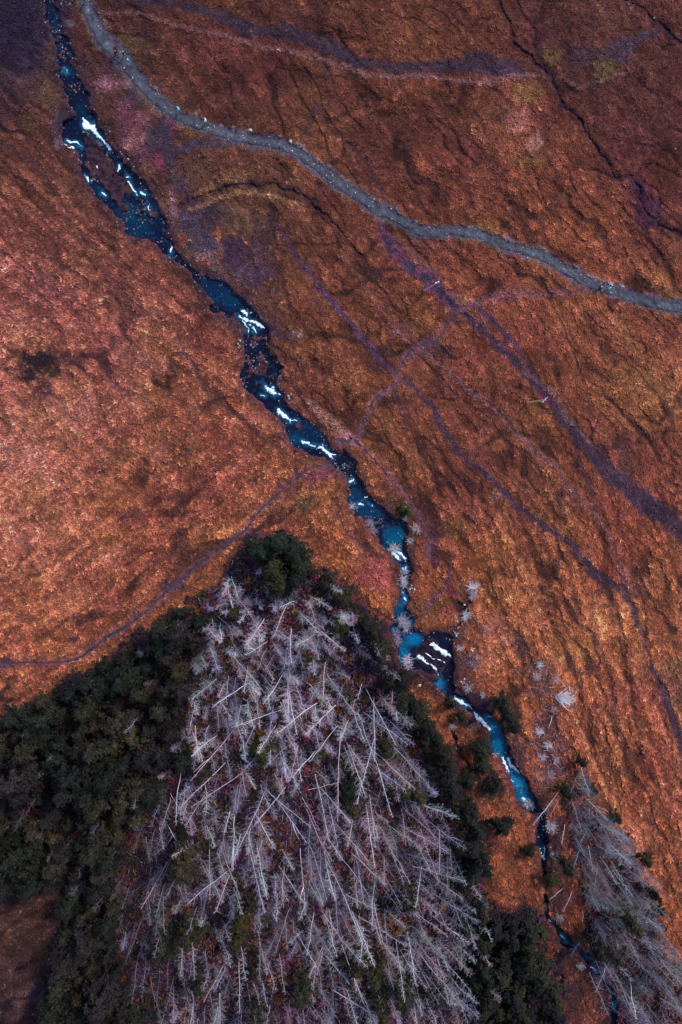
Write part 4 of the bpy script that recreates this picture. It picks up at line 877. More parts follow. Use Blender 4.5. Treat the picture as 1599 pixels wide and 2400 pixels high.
foam('rapids', 'white water spilling from the foot of the long dark pool', 'rapids', [st5(460, 620, [(575, 565, 6), (610, 600, 7), (625, 630, 5)]), st5(460, 620, [(620, 590, 3), (680, 580, 3)]), st5(460, 620, [(530, 640, 9), (590, 670, 8), (660, 690, 6), (710, 710, 7), (750, 730, 9), (820, 770, 6)]), st5(460, 620, [(740, 690, 5), (760, 740, 6)]), st5(460, 620, [(570, 690, 4), (640, 790, 4), (635, 830, 3)]), st5(460, 620, [(705, 775, 7), (735, 825, 4)]), st5(460, 620, [(650, 735, 3), (680, 750, 2)])], 415, 0.5)
foam('rapids', 'white star-shaped fall below the stony reach', 'rapids', [st5(560, 850, [(330, 290, 8), (360, 320, 12), (400, 340, 12), (440, 380, 8)]), st5(560, 850, [(410, 300, 5), (430, 310, 4)]), st5(560, 850, [(270, 400, 3), (320, 410, 3)]), st5(560, 850, [(490, 385, 3), (510, 395, 3)])], 417, 0.52)
foam('rapids', 'plump white fall above the oval blue pool', 'rapids', [st5(560, 850, [(490, 580, 10), (520, 630, 14), (570, 660, 11), (620, 700, 6), (630, 740, 3)]), st5(560, 850, [(640, 695, 3), (710, 715, 4)])], 419, 0.5)
foam('rapids', 'long thin white sill across the foot of the oval pool', 'rapids', [st5(560, 850, [(775, 960, 5), (800, 980, 8), (830, 985, 6), (900, 1020, 4), (960, 1035, 5), (1020, 1040, 7), (1060, 1090, 7), (1110, 1120, 7), (1150, 1170, 4)]), st5(560, 850, [(1110, 1120, 6), (1200, 1120, 3)]), st5(560, 850, [(1020, 1000, 3), (1040, 1050, 4)])], 421, 0.5)
foam('rapids', 'small white lip where the stream enters the teal pool', 'rapids', [st5(560, 850, [(1355, 1455, 4), (1410, 1440, 6)]), st5(780, 1080, [(400, 450, 6), (425, 445, 5)]), st5(780, 1080, [(335, 530, 6), (370, 545, 4)]), st5(780, 1080, [(465, 520, 3), (490, 550, 2)])], 423, 0.5)
foam('rapids', 'forked white fall under a bare bush at the pool outlet', 'rapids', [st5(780, 1080, [(745, 1130, 7), (780, 1170, 9), (810, 1210, 5)]), st5(780, 1080, [(780, 1110, 7), (840, 1140, 7), (885, 1190, 6)])], 425, 0.52)
foam('rapids', 'blue and white riffle in the narrow reach below the pool', 'rapids', [st5(880, 1360, [(360, 225, 4), (375, 250, 4)]), st5(880, 1360, [(330, 150, 3), (345, 175, 3)]), st5(780, 1080, [(895, 1310, 5), (870, 1350, 4), (850, 1310, 3)])], 427, 0.5)
foam('waterfall', 'broad white waterfall, topmost of the three on the dark rock', 'waterfall', [st5(880, 1360, [(660, 795, 4), (710, 785, 13), (760, 830, 12), (830, 875, 11), (890, 910, 9), (930, 955, 4)])], 429, 0.5, 0.12)
foam('waterfall', 'thin broken waterfall, middle one of the three on dark rock', 'waterfall', [st5(880, 1360, [(615, 895, 3), (660, 930, 4), (700, 955, 5), (770, 980, 4), (850, 1005, 3)])], 431, 0.45, 0.12)
foam('waterfall', 'narrow white waterfall, lowest of the three on dark rock', 'waterfall', [st5(880, 1360, [(525, 925, 7), (580, 960, 8), (620, 1000, 5), (680, 1040, 5), (730, 1080, 5), (775, 1155, 3)])], 433, 0.5, 0.12)
foam('waterfall', 'white waterfall below the small teal pool under the shrubs', 'waterfall', [st5(1020, 1600, [(245, 165, 6), (265, 210, 10), (320, 230, 12), (370, 260, 9), (410, 290, 6), (450, 315, 3)])], 435, 0.5)
foam('waterfall', 'white waterfall running down into the long teal pool', 'waterfall', [st5(1020, 1600, [(480, 365, 4), (520, 430, 10), (570, 470, 12), (620, 520, 12), (675, 570, 6)]), st5(1020, 1600, [(630, 395, 2), (710, 425, 2)])], 437, 0.5)
foam('waterfall', 'pair of white streaks falling out of the long teal pool', 'waterfall', [st5(1020, 1600, [(825, 920, 7), (840, 970, 9), (870, 1020, 8), (905, 1080, 5)]), st5(1020, 1600, [(890, 920, 6), (905, 970, 5), (940, 1020, 8), (990, 1050, 7), (1025, 1105, 4)])], 439, 0.5)
foam('rapids', 'white splash under a bare bush in the turquoise pool', 'rapids', [st5(1020, 1600, [(1080, 1420, 7), (1095, 1440, 7)]), st5(1020, 1600, [(960, 1215, 3), (930, 1190, 3)])], 441, 0.5)
foam('rapids', 'small white fall in the black narrows beside the grassy bank', 'rapids', [st5(1150, 1820, [(660, 870, 3), (655, 940, 4), (640, 980, 7), (655, 1020, 5)]), st5(1150, 1820, [(605, 890, 3), (625, 940, 3)])], 443, 0.5)
foam('rapids', 'tiny turquoise spill where the stream slips under the trees', 'rapids', [st5(1200, 2100, [(455, 290, 5), (475, 310, 4)]), st5(1200, 2100, [(600, 480, 2), (645, 520, 2.5)]), st5(1200, 2100, [(650, 565, 2), (665, 570, 2)])], 445, 0.5)
foam('rapids', 'turquoise splash at the edge of the black pool under grey trees', 'rapids', [st5(1200, 2100, [(970, 865, 4), (1000, 880, 5), (1025, 920, 4)])], 447, 0.4)
foam('rapids', 'last turquoise trickle near the bottom edge of the picture', 'rapids', [st5(1200, 2100, [(1180, 1120, 3), (1215, 1165, 4)]), st5(1200, 2100, [(1235, 1320, 2.5), (1255, 1380, 2.5)])], 449, 0.45)
foam('rapids', 'white thread in the little side channel by the dark conifers', 'rapids', [st5(1020, 1600, [(250, 775, 3), (275, 825, 3)]), st5(1020, 1600, [(500, 1150, 2.5), (540, 1200, 2)]), st5(1020, 1600, [(170, 490, 3), (185, 505, 3)])], 451, 0.5)
foam('rapids', 'turquoise riffle below the dark narrow top reach of the stream', 'rapids', [st5(60, 0, [(500, 850, 3), (515, 880, 4)]), st5(60, 0, [(440, 840, 2), (460, 870, 2)]), st5(60, 0, [(410, 370, 2.5), (425, 355, 2)])], 453, 0.5)

froth = np.zeros_like(GX)
for s_ in FOAMED:
    froth = np.maximum(froth, line_cov([(p[0], p[1], p[2] + 7) for p in s_], 1.0))
froth = froth * (0.4 + 0.8 * vnoise(GX, GY, 6, 481))
wcol = wcol * (1 - 0.7 * np.clip(froth, 0, 1)[..., None]) + lin((30, 120, 165)) * 0.7 * np.clip(froth, 0, 1)[..., None]
wcol = wcol * (1 - 0.85 * bz) + lin((14, 14, 36)) * 0.85 * bz
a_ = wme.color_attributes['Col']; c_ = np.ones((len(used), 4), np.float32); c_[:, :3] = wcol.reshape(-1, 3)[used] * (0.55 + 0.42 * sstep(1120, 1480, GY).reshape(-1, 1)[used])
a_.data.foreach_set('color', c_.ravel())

# ---------------------------------------------------------------- boulders
def rock_mesh(seed):
    r = random.Random(seed)
    bm = bmesh.new()
    bmesh.ops.create_icosphere(bm, subdivisions=2, radius=1.0)
    cuts = [(Vector((r.gauss(0, 1), r.gauss(0, 1), r.gauss(0, 0.7))).normalized(), r.uniform(0.55, 0.85)) for _ in range(9)]
    for v in bm.verts:
        for n_, d in cuts:
            e = v.co.dot(n_) - d
            if e > 0: v.co -= n_ * e
        v.co *= 1 + r.uniform(-0.04, 0.04)
        v.co.z *= 0.72
    me = bpy.data.meshes.new("boulder"); bm.to_mesh(me); bm.free()
    me.materials.append(M_ROCK)
    return me
ROCKS = [rock_mesh(s) for s in range(7)]
# zone: cx, cy, rx, ry, count, radius range (px), colour, label, group
PINK = (136, 102, 106); PALE = (160, 148, 152); GREY = (108, 98, 110); WHITE = (206, 200, 204); DARKR = (82, 66, 78)
RZ = [
    (153, 8, 12, 8, 7, 2.0, 4.0, GREY, 'grey boulder on the bank where the stream enters at the top edge', 'boulders at the top edge'),
    (128, 74, 6, 6, 5, 1.5, 2.8, PINK, 'pinkish rock in the narrow top reach of the stream', 'rocks in the top reach'),
    (147, 116, 8, 22, 12, 1.2, 2.6, PINK, 'small rock in the dark run left of the gravel path', 'rocks in the dark run'),
    (172, 206, 20, 12, 16, 1.3, 3.4, PINK, 'rosy rock standing in dark water above the long white rapid', 'rocks above the long rapid'),
    (262, 192, 38, 18, 26, 1.3, 3.0, PINK, 'pink stone on the bare slope between stream and gravel path', 'pink stones below the path'),
    (205, 310, 12, 8, 8, 1.3, 2.6, PALE, 'pale rock at the upper tip of the island', 'rocks at the island tip'),
    (250, 322, 8, 10, 9, 1.3, 2.4, GREY, 'grey rock on the right bank beside the long white rapid', 'rocks beside the long rapid'),
    (234, 338, 12, 8, 8, 1.5, 3.0, PINK, 'rock on the right shore of the grassy island', 'rocks on the island shore'),
    (258, 362, 10, 8, 6, 1.4, 3.0, PINK, 'rosy rock in the right channel below the long rapid', 'rocks in the right channel'),
    (280, 362, 8, 7, 8, 1.3, 2.4, PALE, 'pale stone on the right bank below the long rapid', 'stones on the right bank'),
    (222, 424, 8, 5, 5, 2.0, 4.0, PALE, 'large pale boulder below the short chute left of the island', 'boulders below the short chute'),
    (294, 382, 6, 6, 5, 1.6, 3.2, PINK, 'pink boulder at the bank by the broken white riffle', 'pink boulders by the riffle'),
    (325, 500, 34, 36, 52, 1.0, 3.2, PINK, 'pinkish stone scattered in the wide blue shallows', 'stones in the wide shallows'),
    (404, 500, 13, 34, 26, 1.2, 2.6, PINK, 'pink stone on the bare right bank by the shallows', 'pink stones by the shallows'),
    (452, 565, 10, 6, 6, 1.4, 2.8, PALE, 'pale stone on the grey gravel flat right of the stream', 'stones on the gravel flat'),
    (472, 602, 20, 14, 16, 1.0, 2.2, PALE, 'small pale stone on the dark bank above the long pool', 'stones above the long pool'),
    (492, 630, 20, 8, 10, 1.0, 2.2, PINK, 'small rosy stone at the head of the long dark pool', 'stones at the pool head'),
    (565, 652, 8, 14, 8, 1.0, 2.2, PINK, 'pink stone on the slope right of the long dark pool', 'stones right of the long pool'),
    (560, 774, 6, 8, 6, 1.4, 3.0, GREY, 'grey rock on the left bank below the long pool', 'rocks on the left bank'),
    (562, 806, 5, 10, 7, 1.3, 2.6, WHITE, 'whitish rock in the grass of the left bank', 'white rocks on the left bank'),
    (594, 796, 14, 20, 16, 1.3, 3.6, PINK, 'rosy rock in the stony reach below the white spill', 'rocks in the stony reach'),
    (604, 848, 22, 26, 34, 0.9, 2.6, PALE, 'stone on the gravel bar in mid stream', 'stones on the gravel bar'),
    (575, 896, 8, 14, 10, 1.1, 2.4, GREY, 'grey rock along the left shore below the gravel bar', 'rocks below the gravel bar'),
    (655, 888, 6, 16, 9, 1.2, 2.6, PALE, 'pale rock lining the right bank by the star-shaped fall', 'rocks by the star-shaped fall'),
    (679, 932, 4, 14, 8, 1.4, 3.0, WHITE, 'white rock on the right bank between two falls', 'white rocks between two falls'),
    (588, 978, 9, 9, 10, 1.1, 2.6, PALE, 'stone of the small cairn-like heap in the left grass', 'stones heaped in the grass'),
    (715, 1010, 22, 16, 14, 0.9, 2.0, DARKR, 'dark stone showing through the oval blue pool', 'stones in the oval pool'),
    (804, 1098, 12, 14, 16, 1.6, 3.6, GREY, 'grey boulder heaped in mid stream at the ford', 'boulders at the ford'),
    (795, 1068, 4, 4, 3, 2.0, 3.2, DARKR, 'dark boulder below the long thin sill', 'boulders below the sill'),
    (812, 1032, 24, 9, 14, 1.0, 2.2, PINK, 'pale pink stone on the trodden bank at the ford', 'stones at the ford bank'),
    (896, 1226, 12, 12, 11, 1.2, 3.0, PINK, 'rosy rock in the middle of the teal pool', 'rocks in the teal pool'),
    (908, 1242, 10, 5, 5, 1.2, 2.2, DARKR, 'small dark rock at the edge of the rippled pool', 'rocks at the rippled pool'),
    (968, 1380, 8, 9, 9, 1.4, 3.0, WHITE, 'white rock heaped right of the narrow reach', 'white rocks by the narrow reach'),
    (1070, 1470, 7, 30, 26, 1.2, 2.8, WHITE, 'white rock in the dry gully above the three waterfalls', 'white rocks in the dry gully'),
    (1110, 1547, 16, 18, 18, 1.2, 2.6, PALE, 'pale rock on the scree right of the three waterfalls', 'scree rocks'),
    (1092, 1597, 14, 8, 9, 1.4, 3.0, WHITE, 'white rock on the bank right of the small teal pool', 'white rocks by the small teal pool'),
    (716, 1170, 18, 14, 10, 0.9, 1.8, WHITE, 'small white stone in the olive patch below the ford', 'white stones in the olive patch'),
    (1113, 1702, 14, 7, 9, 1.0, 2.2, PALE, 'pale rock on the ledge left of the second waterfall', 'rocks on the ledge'),
    (1030, 1608, 6, 6, 2, 2.0, 3.0, DARKR, 'dark rock standing in the small teal pool', 'rocks in the small teal pool'),
    (1280, 1570, 30, 26, 16, 1.0, 2.4, PALE, 'pale stone in the upper scrub patch on the orange slope', 'stones in the upper scrub'),
    (1285, 1740, 30, 60, 26, 1.0, 2.2, PALE, 'pale stone in the lower scrub right of the long teal pool', 'stones in the lower scrub'),
    (1226, 1847, 7, 10, 4, 1.8, 3.2, PINK, 'reddish rock beside the turquoise pool', 'rocks by the turquoise pool'),
]
SINGLE = [
    (587, 306, 4.6, WHITE, 'round white boulder on the upper verge of the gravel path'),
    (681, 333, 5.6, WHITE, 'largest white boulder at the outer edge of the gravel path bend'),
    (570, 318, 2.6, WHITE, 'white stone on the path just below the round white boulder'),
    (573, 324, 2.2, WHITE, 'smaller white stone in the path below the round boulder'),
    (736, 385, 2.6, WHITE, 'white stone near the lower path edge after the bend'),
    (685, 354, 2.2, WHITE, 'white stone in mid path below the largest boulder'),
    (720, 376, 1.8, WHITE, 'small white stone at the lower edge of the path bend'),
    (877, 467, 2.0, WHITE, 'white stone on the upper path edge before the fork'),
    (917, 490, 2.6, WHITE, 'white boulder on the upper verge opposite the track fork'),
    (918, 513, 2.6, WHITE, 'white boulder on the lower verge at the track fork'),
    (1006, 534, 2.8, PINK, 'pinkish boulder on the path dip, left of a pair'),
    (1017, 536, 2.4, PINK, 'pinkish boulder on the path dip, right of a pair'),
    (1439, 676, 2.6, PINK, 'pale boulder on the verge just right of two walkers'),
    (1356, 684, 2.2, WHITE, 'white stone in the footpath just before it meets the gravel path'),
    (312, 183, 2.4, WHITE, 'pale stone at the lower verge below the blue walker'),
    (350, 192, 2.6, PINK, 'pinkish stone on the upper verge below the blue walker'),
    (301, 374, 3.4, WHITE, 'round white boulder on the right bank below the island rapid'),
    (1089, 1417, 3.0, WHITE, 'bright white rock between the two dark hollows'),
    (984, 1606, 4.0, WHITE, 'bright white boulder on the bank left of the small teal pool'),
    (1473, 11, 1.8, WHITE, 'tiny white stone high on the moor in the upper right corner'),
    (1533, 43, 2.0, WHITE, 'small white stone beside the upper right ditch'),
    (1583, 349, 2.2, WHITE, 'lone pale stone on the dark moor by the right edge'),
    (1191, 210, 1.6, WHITE, 'tiny pale stone beside the olive grass patch'),
    (1182, 1418, 2.0, WHITE, 'lone white stone on the orange slope right of the bare bushes'),
    (1237, 1309, 2.0, PALE, 'lone pale stone beside the long bleached line'),
    (225, 1567, 1.8, WHITE, 'lone white stone at the upper edge of the left wood'),
    (571, 1240, 2.4, WHITE, 'white stone beside the muddy footpath above the wood'),
    (1082, 1218, 1.6, PALE, 'small stone on the moor right of the teal pool'),
    (285, 241, 3.2, PINK, 'pink boulder on the purple slope below the path'),
]
cand = []
for (cx, cy, rx, ry, n, r0, r1, colr, lab, grp) in RZ:
    for i in range(n):
        a = R.uniform(0, 6.283); q = math.sqrt(R.random())
        rr = r0 + (r1 - r0) * R.random() ** 1.8
        cand.append((cx + math.cos(a) * q * rx, cy + math.sin(a) * q * ry, rr, colr, lab, grp))
cand.sort(key=lambda c_: -c_[2])
def place_rock(x, y, rr, colr, lab, grp):
    o = bpy.data.objects.new("boulder", R.choice(ROCKS))
    z = max(gz(x, y), float(water_level(y)) - 0.05 if samp(RM, x, y) > 0.4 else -99)
    r = rr * S * 1.05
    wx, wy = world_xy(x, y, z)
    o.location = (wx, wy, z + r * 0.25)
    o.rotation_euler = (R.uniform(-0.3, 0.3), R.uniform(-0.3, 0.3), R.uniform(0, 6.28))
    o.scale = (r * R.uniform(0.85, 1.25), r * R.uniform(0.8, 1.1), r * R.uniform(0.7, 1.1))
    v = lin(colr) * R.uniform(0.5, 1.15)
    o.color = (*[min(0.85, t) for t in v], 1)
    link(o)
    tag(o, lab, 'boulder', grp)
for (x, y, rr, colr, lab) in SINGLE:
    place_rock(x, y, rr, colr, lab, None)
NIND = 300 - len(SINGLE)
for c_ in cand[:NIND]:
    place_rock(*c_)

def stone_mass(name, pts, label, cat):
    base = np.array([(1, 0, 0), (0.3, 0.95, 0.1), (-0.8, 0.6, 0), (-0.9, -0.5, 0.05), (0.2, -1, 0), (0.1, 0.05, 0.75)])
    fc = np.array([(0, 1, 5), (1, 2, 5), (2, 3, 5), (3, 4, 5), (4, 0, 5)])
    n = len(pts)
    P = np.array([p[:4] for p in pts], float); cc = np.array([lin(p[4]) for p in pts])
    ang = rng.uniform(0, 6.283, n)
    B3 = np.tile(base, (n, 1, 1)) * (1 + rng.uniform(-0.25, 0.25, (n, 6, 3)))
    ca, sa = np.cos(ang)[:, None], np.sin(ang)[:, None]
    x = B3[..., 0] * ca - B3[..., 1] * sa; y = B3[..., 0] * sa + B3[..., 1] * ca
    r = P[:, 2] * S
    k = S * (H - P[:, 3]) / H
    VV = np.stack([x * r[:, None] + ((P[:, 0] - 799.5) * k)[:, None], y * r[:, None] + ((1200 - P[:, 1]) * k)[:, None], B3[..., 2] * r[:, None] + P[:, 3:4] - 0.01], -1)
    FF = (fc[None] + (np.arange(n) * 6)[:, None, None]).reshape(-1, 3)
    me = mesh_from(name, VV.reshape(-1, 3), FF, M_GRASS)
    set_col(me, np.repeat(cc * np.exp(rng.normal(0, 0.25, (n, 1))), 6, axis=0).clip(0, 0.85))
    tag(link(bpy.data.objects.new(name, me)), label, cat, kind='stuff')
pts = []
for c_ in cand[NIND:]:
    z = max(gz(c_[0], c_[1]), float(water_level(c_[1])) if samp(RM, c_[0], c_[1]) > 0.4 else -99)
    pts.append((c_[0], c_[1], c_[2], z, c_[3]))
for i in range(2600):   # cobbles along the stream margins
    y = R.uniform(0, 1650); j = R.randrange(len(LEFT) - 1)
    p = R.choice(LEFT if R.random() < 0.5 else RIGHT)
    x = p[0] + R.gauss(0, 9); y = p[1] + R.gauss(0, 11)
    if y < 0 or y > 2050: continue
    z = max(gz(x, y), float(water_level(y)) if samp(RM, x, y) > 0.4 else -99)
    pts.append((x, y, 0.6 + 1.5 * R.random() ** 2, z, R.choice([PINK, GREY, DARKR, PALE, DARKR])))
stone_mass("cobbles", pts, 'small cobbles strewn along the stream banks', 'cobbles')
CL = resample(PATH, 3)
pts = []
for i in range(4200):
    p = CL[R.randrange(len(CL))]
    d = R.gauss(0, 0.30)
    if abs(d) > 0.5: continue
    q = CL[min(len(CL) - 1, np.searchsorted(np.arange(len(CL)), 0))]
    x = p[0] + R.gauss(0, p[2] * 0.26); y = p[1] + R.gauss(0, p[2] * 0.26)
    if samp(pc, x, y) < 0.6: continue
    if fbm(np.array([x]), np.array([y]), 45, 201)[0] < R.uniform(0.3, 0.58): continue
    pts.append((x, y, 0.4 + 1.1 * R.random() ** 4, gz(x, y) + 0.09, R.choice([(120, 118, 130), (150, 148, 158), (104, 102, 116), (190, 188, 194)])))
stone_mass("path_stones", pts, 'loose pale stones scattered on the gravel path', 'stones')
print("pts", len(pts))

# ---------------------------------------------------------------- trees
def tube(Vv, Ff, pts, radii, sides):
    b0 = len(Vv)
    n = len(pts)
    for i in range(n):
        a = pts[max(i - 1, 0)]; b = pts[min(i + 1, n - 1)]
        d = (b - a).normalized()
        u = d.orthogonal().normalized(); w = d.cross(u)
        for s in range(sides):
            t = 2 * math.pi * s / sides
            Vv.append(pts[i] + (u * math.cos(t) + w * math.sin(t)) * radii[i])
    for i in range(n - 1):
        for s in range(sides):
            s2 = (s + 1) % sides
            Ff.append((b0 + i * sides + s, b0 + i * sides + s2, b0 + (i + 1) * sides + s2, b0 + (i + 1) * sides + s))

def dead_tree_meshes(seed, nbr, blen, bare=0.12, fork=False):
    r = random.Random(seed)
    Vt, Ft = [], []
    pts = []; x = y = 0.0
    for i in range(11):
        t = i / 10
        x += r.gauss(0, 0.06); y += r.gauss(0, 0.06)
        pts.append(Vector((x, y, 10 * t)))
    rad = [0.058 * (1 - i / 10) ** 0.8 + 0.022 for i in range(11)]
    rad[0] *= 1.3
    tube(Vt, Ft, pts, rad, 6)
    if fork:
        q = [pts[6], pts[6] + Vector((0.5, 0.2, 1.0)), pts[6] + Vector((0.8, 0.4, 2.6))]
        tube(Vt, Ft, q, [0.08, 0.06, 0.02], 5)
    Vc, Fc = [], []
    for i in range(nbr):
        t = bare + (0.985 - bare) * ((i + r.random()) / nbr)
        if r.random() < 0.12: continue
        k = min(9, int(t * 10)); f = t * 10 - k
        base = pts[k].lerp(pts[k + 1], f)
        az = i * 2.399 + r.gauss(0, 0.5)
        L = blen * ((1 - t) ** 0.65 * r.uniform(0.5, 1.25) + 0.16)
        if r.random() < 0.15: L *= 0.35
        el = r.uniform(-0.25, 0.25) + 0.45 * t
        d = Vector((math.cos(az) * math.cos(el), math.sin(az) * math.cos(el), math.sin(el)))
        side = Vector((-math.sin(az), math.cos(az), 0))
        bp_ = [base]; dd = d.copy()
        for q in range(3):
            dd = (dd + Vector((r.gauss(0, .12), r.gauss(0, .12), 0.13 + r.gauss(0, .08)))).normalized()
            bp_.append(bp_[-1] + dd * L / 3)
        r0 = 0.030 * (0.6 + 0.5 * (1 - t))
        tube(Vc, Fc, bp_, [r0, r0 * .8, r0 * .55, r0 * .25], 3)
        for q in range(5):
            u = r.uniform(0.2, 1.0) * 3; ki = min(2, int(u)); b = bp_[ki].lerp(bp_[ki + 1], u - ki)
            sg = 1 if q % 2 else -1
            td = (d * 0.7 + side * sg * r.uniform(0.5, 1.1) + Vector((0, 0, r.uniform(-0.4, 0.3)))).normalized()
            tl = r.uniform(0.22, 0.6) * (0.5 + 0.5 * L / blen)
            w = d.cross(td).normalized().cross(td).normalized() * 0.016
            n0 = len(Vc)
            Vc += [b - w, b + w, b + td * tl]; Fc.append((n0, n0 + 1, n0 + 2))
            b2 = b + td * tl * 0.5; td2 = (td + d * r.uniform(0.3, 1.0)).normalized()
            n0 = len(Vc)
            Vc += [b2 - w * .8, b2 + w * .8, b2 + td2 * tl * 0.6]; Fc.append((n0, n0 + 1, n0 + 2))
    return mesh_from("trunk", Vt, Ft, M_BARK, True), mesh_from("crown", Vc, Fc, M_TWIG, False)
DENSE = [dead_tree_meshes(100 + s, 92, 2.3) for s in range(5)]
LITE = [dead_tree_meshes(350 + s, 40, 1.5, 0.15) for s in range(4)]
THIN = [dead_tree_meshes(200 + s, 56, 1.6, 0.25, s == 1) for s in range(4)]
POLES = [dead_tree_meshes(300 + s, 26, 1.1, 0.45, s == 2) for s in range(3)]

n_dead = 0
def dead_tree(bpx, tpx, form, zt=None, lab=None, grp=None, tint=1.0, col=None, name='dead_tree', cat='tree'):
    """a dead trunk standing at bpx whose tip shows at tpx"""
    global n_dead
    base = gpoint(bpx[0], bpx[1], -0.1)
    dx, dy = tpx[0] - bpx[0], tpx[1] - bpx[1]
    L = math.hypot(dx, dy)
    if zt is None:
        rx, ry = bpx[0] - 799.5, bpx[1] - 1200; rr = math.hypot(rx, ry) + 1e-6
        pr = (dx * rx + dy * ry) / rr
        zt = H * pr / (rr + pr) if pr > 0 else 0
        zt = min(max(zt * R.uniform(0.8, 1.0), 1.2 + 0.02 * L), 12.0)
    z1 = base.z + zt
    x1, y1 = world_xy(tpx[0], tpx[1], z1)
    tip = Vector((x1, y1, z1))
    ax = tip - base
    ln = max(ax.length, 2.0)
    o = empty(name, base)
    o.rotation_mode = 'QUATERNION'
    q = ax.to_track_quat('Z', 'Y') @ Quaternion((0, 0, 1), R.uniform(0, 6.283))
    o.rotation_quaternion = q
    sz = ln / 10.0
    sxy = min(max(sz, 0.5), 0.85) * R.uniform(0.9, 1.1)
    o.scale = (sxy, sxy, sz)
    tr, cr = form
    v = R.choice([R.uniform(0.5, 0.8), R.uniform(0.8, 1.2)]) * tint * (1.28 if bpx[1] < 1760 and bpx[0] < 860 else 1.0)
    bc_ = col or R.choice([(0.50, 0.49, 0.53), (0.56, 0.53, 0.55), (0.54, 0.43, 0.46), (0.42, 0.37, 0.49), (0.52, 0.36, 0.42)])
    t = bpy.data.objects.new("trunk", tr); t.color = (*[min(0.82, c_ * v * 1.75) for c_ in bc_], 1); link(t, o)
    c2 = bpy.data.objects.new("crown", cr); c2.color = (*[c_ * v * 0.80 for c_ in bc_], 1); link(c2, o)
    tag(o, lab, cat, grp)
    n_dead += 1
    return o

T1 = [(565,210,620,350),(530,320,560,440),(430,550,570,680),(565,810,645,905),(590,950,740,1130),(740,1130,840,1230),(345,740,375,800),(350,840,410,1000),(850,1000,930,1100),(955,835,1055,960),(1080,1150,1130,1500),(1070,1190,1075,1420),(1060,480,965,680),(850,600,750,760),(1250,560,1350,640),(1260,510,1370,570),(1285,380,1420,470),(1350,680,1530,810),(1320,740,1200,810),(740,1210,780,1300),(450,1340,530,1470),(700,1190,470,1340),(420,1150,260,1270),(1420,1000,1395,1270),(1110,700,1105,900),(220,1380,185,1560),(1010,1130,900,1290),(880,810,740,880),(680,500,770,600),(1320,1380,1080,1560),(1000,1430,690,1540)]
T2 = [(640,90,830,450),(690,170,690,560),(690,560,580,950),(620,290,900,500),(385,490,370,1050),(490,250,555,460),(550,290,640,600),(455,590,580,930),(470,580,590,740),(160,880,240,1290),(200,960,390,1200),(240,970,330,1350),(40,1000,320,930),(90,1190,240,1568),(680,640,820,1060),(690,750,890,930),(700,640,950,890),(830,740,970,880),(840,540,1080,830),(830,350,1000,500),(1130,890,1220,980),(930,1060,1300,1180),(1010,1200,1290,1440),(1200,1280,1440,1450),(650,960,690,1350),(690,1250,710,1390),(500,1210,470,1420),(360,1200,270,1390),(740,1320,840,1450),(780,1390,860,1568),(550,1210,640,1340),(860,1330,1060,1450),(180,600,10,790),(340,420,170,640),(330,220,140,400),(450,350,395,470),(100,1270,105,1560),(700,1180,780,1260),(360,1310,560,1560),(270,1430,360,1568),(620,1150,680,1540),(960,1330,1250,1500),(750,120,860,230),(880,240,990,330)]
T3 = [(1350,20,1240,200),(960,60,690,380),(810,100,655,230),(620,10,645,220),(870,370,590,660),(1040,440,720,660),(1040,350,1080,550),(1060,400,1140,530),(1400,250,1450,440),(1440,340,1530,520),(1560,190,1530,390),(1260,600,1040,1090),(1350,440,1400,580),(1280,600,1560,850),(1440,580,1240,830),(1360,680,1560,960),(1170,820,1290,1030),(980,850,965,1190),(1040,530,1010,720),(390,670,330,860),(370,920,470,1110),(470,1110,560,1200),(680,1060,490,1170),(710,560,725,740),(520,580,505,750),(640,480,520,600),(490,450,470,770),(400,640,520,830),(610,1150,730,1340),(820,1170,880,1350),(880,1190,990,1480),(1100,990,1150,1180),(1130,1180,1220,1560),(1190,1130,1240,1470),(1220,930,1240,1190),(360,1270,180,1560),(880,1370,650,1568),(770,1400,850,1568),(450,1420,510,1568),(1400,1310,1568,1540),(1440,1320,1445,1560),(1380,1380,1450,1540),(880,1060,905,1170),(290,950,310,1080),(500,720,590,900)]
T4 = [(20,0,40,400),(110,0,110,190),(130,0,225,300),(240,0,310,300),(265,90,410,380),(410,380,540,700),(360,10,560,300),(500,10,720,190),(720,190,800,290),(860,0,980,210),(1000,0,1320,110),(1080,130,1400,200),(1080,250,1190,370),(1090,370,1230,510),(1250,380,1530,560),(1230,190,1420,350),(1390,590,1568,720),(800,520,930,620),(560,590,870,770),(500,560,640,880),(380,530,490,730),(230,550,390,780),(70,560,160,680),(160,700,260,900),(0,760,120,970),(220,870,130,1060),(410,880,540,1230),(380,780,560,960),(260,960,400,1120),(140,1160,280,1410),(90,1130,130,1290),(310,1220,520,1290),(330,1260,590,1440),(600,1370,720,1560),(620,930,740,1040),(720,1010,870,1160),(1010,740,1060,1080),(1060,780,1270,1050),(1080,700,1250,890),(940,900,1100,1150),(900,850,960,1200),(1100,890,1330,1150),(1080,1150,1120,1400),(1170,1130,1350,1330),(1260,1120,1440,1330),(1340,1210,1560,1420),(1090,1010,1300,1280),(1240,900,1480,1180),(1280,800,1500,1020),(1440,830,1568,950),(1250,590,1480,760),(1070,540,1290,700),(130,1400,230,1568),(210,1410,290,1560),(780,830,900,1010),(1380,1120,1568,1290),(940,1130,1090,1330),(450,390,630,480),(100,270,180,400)]
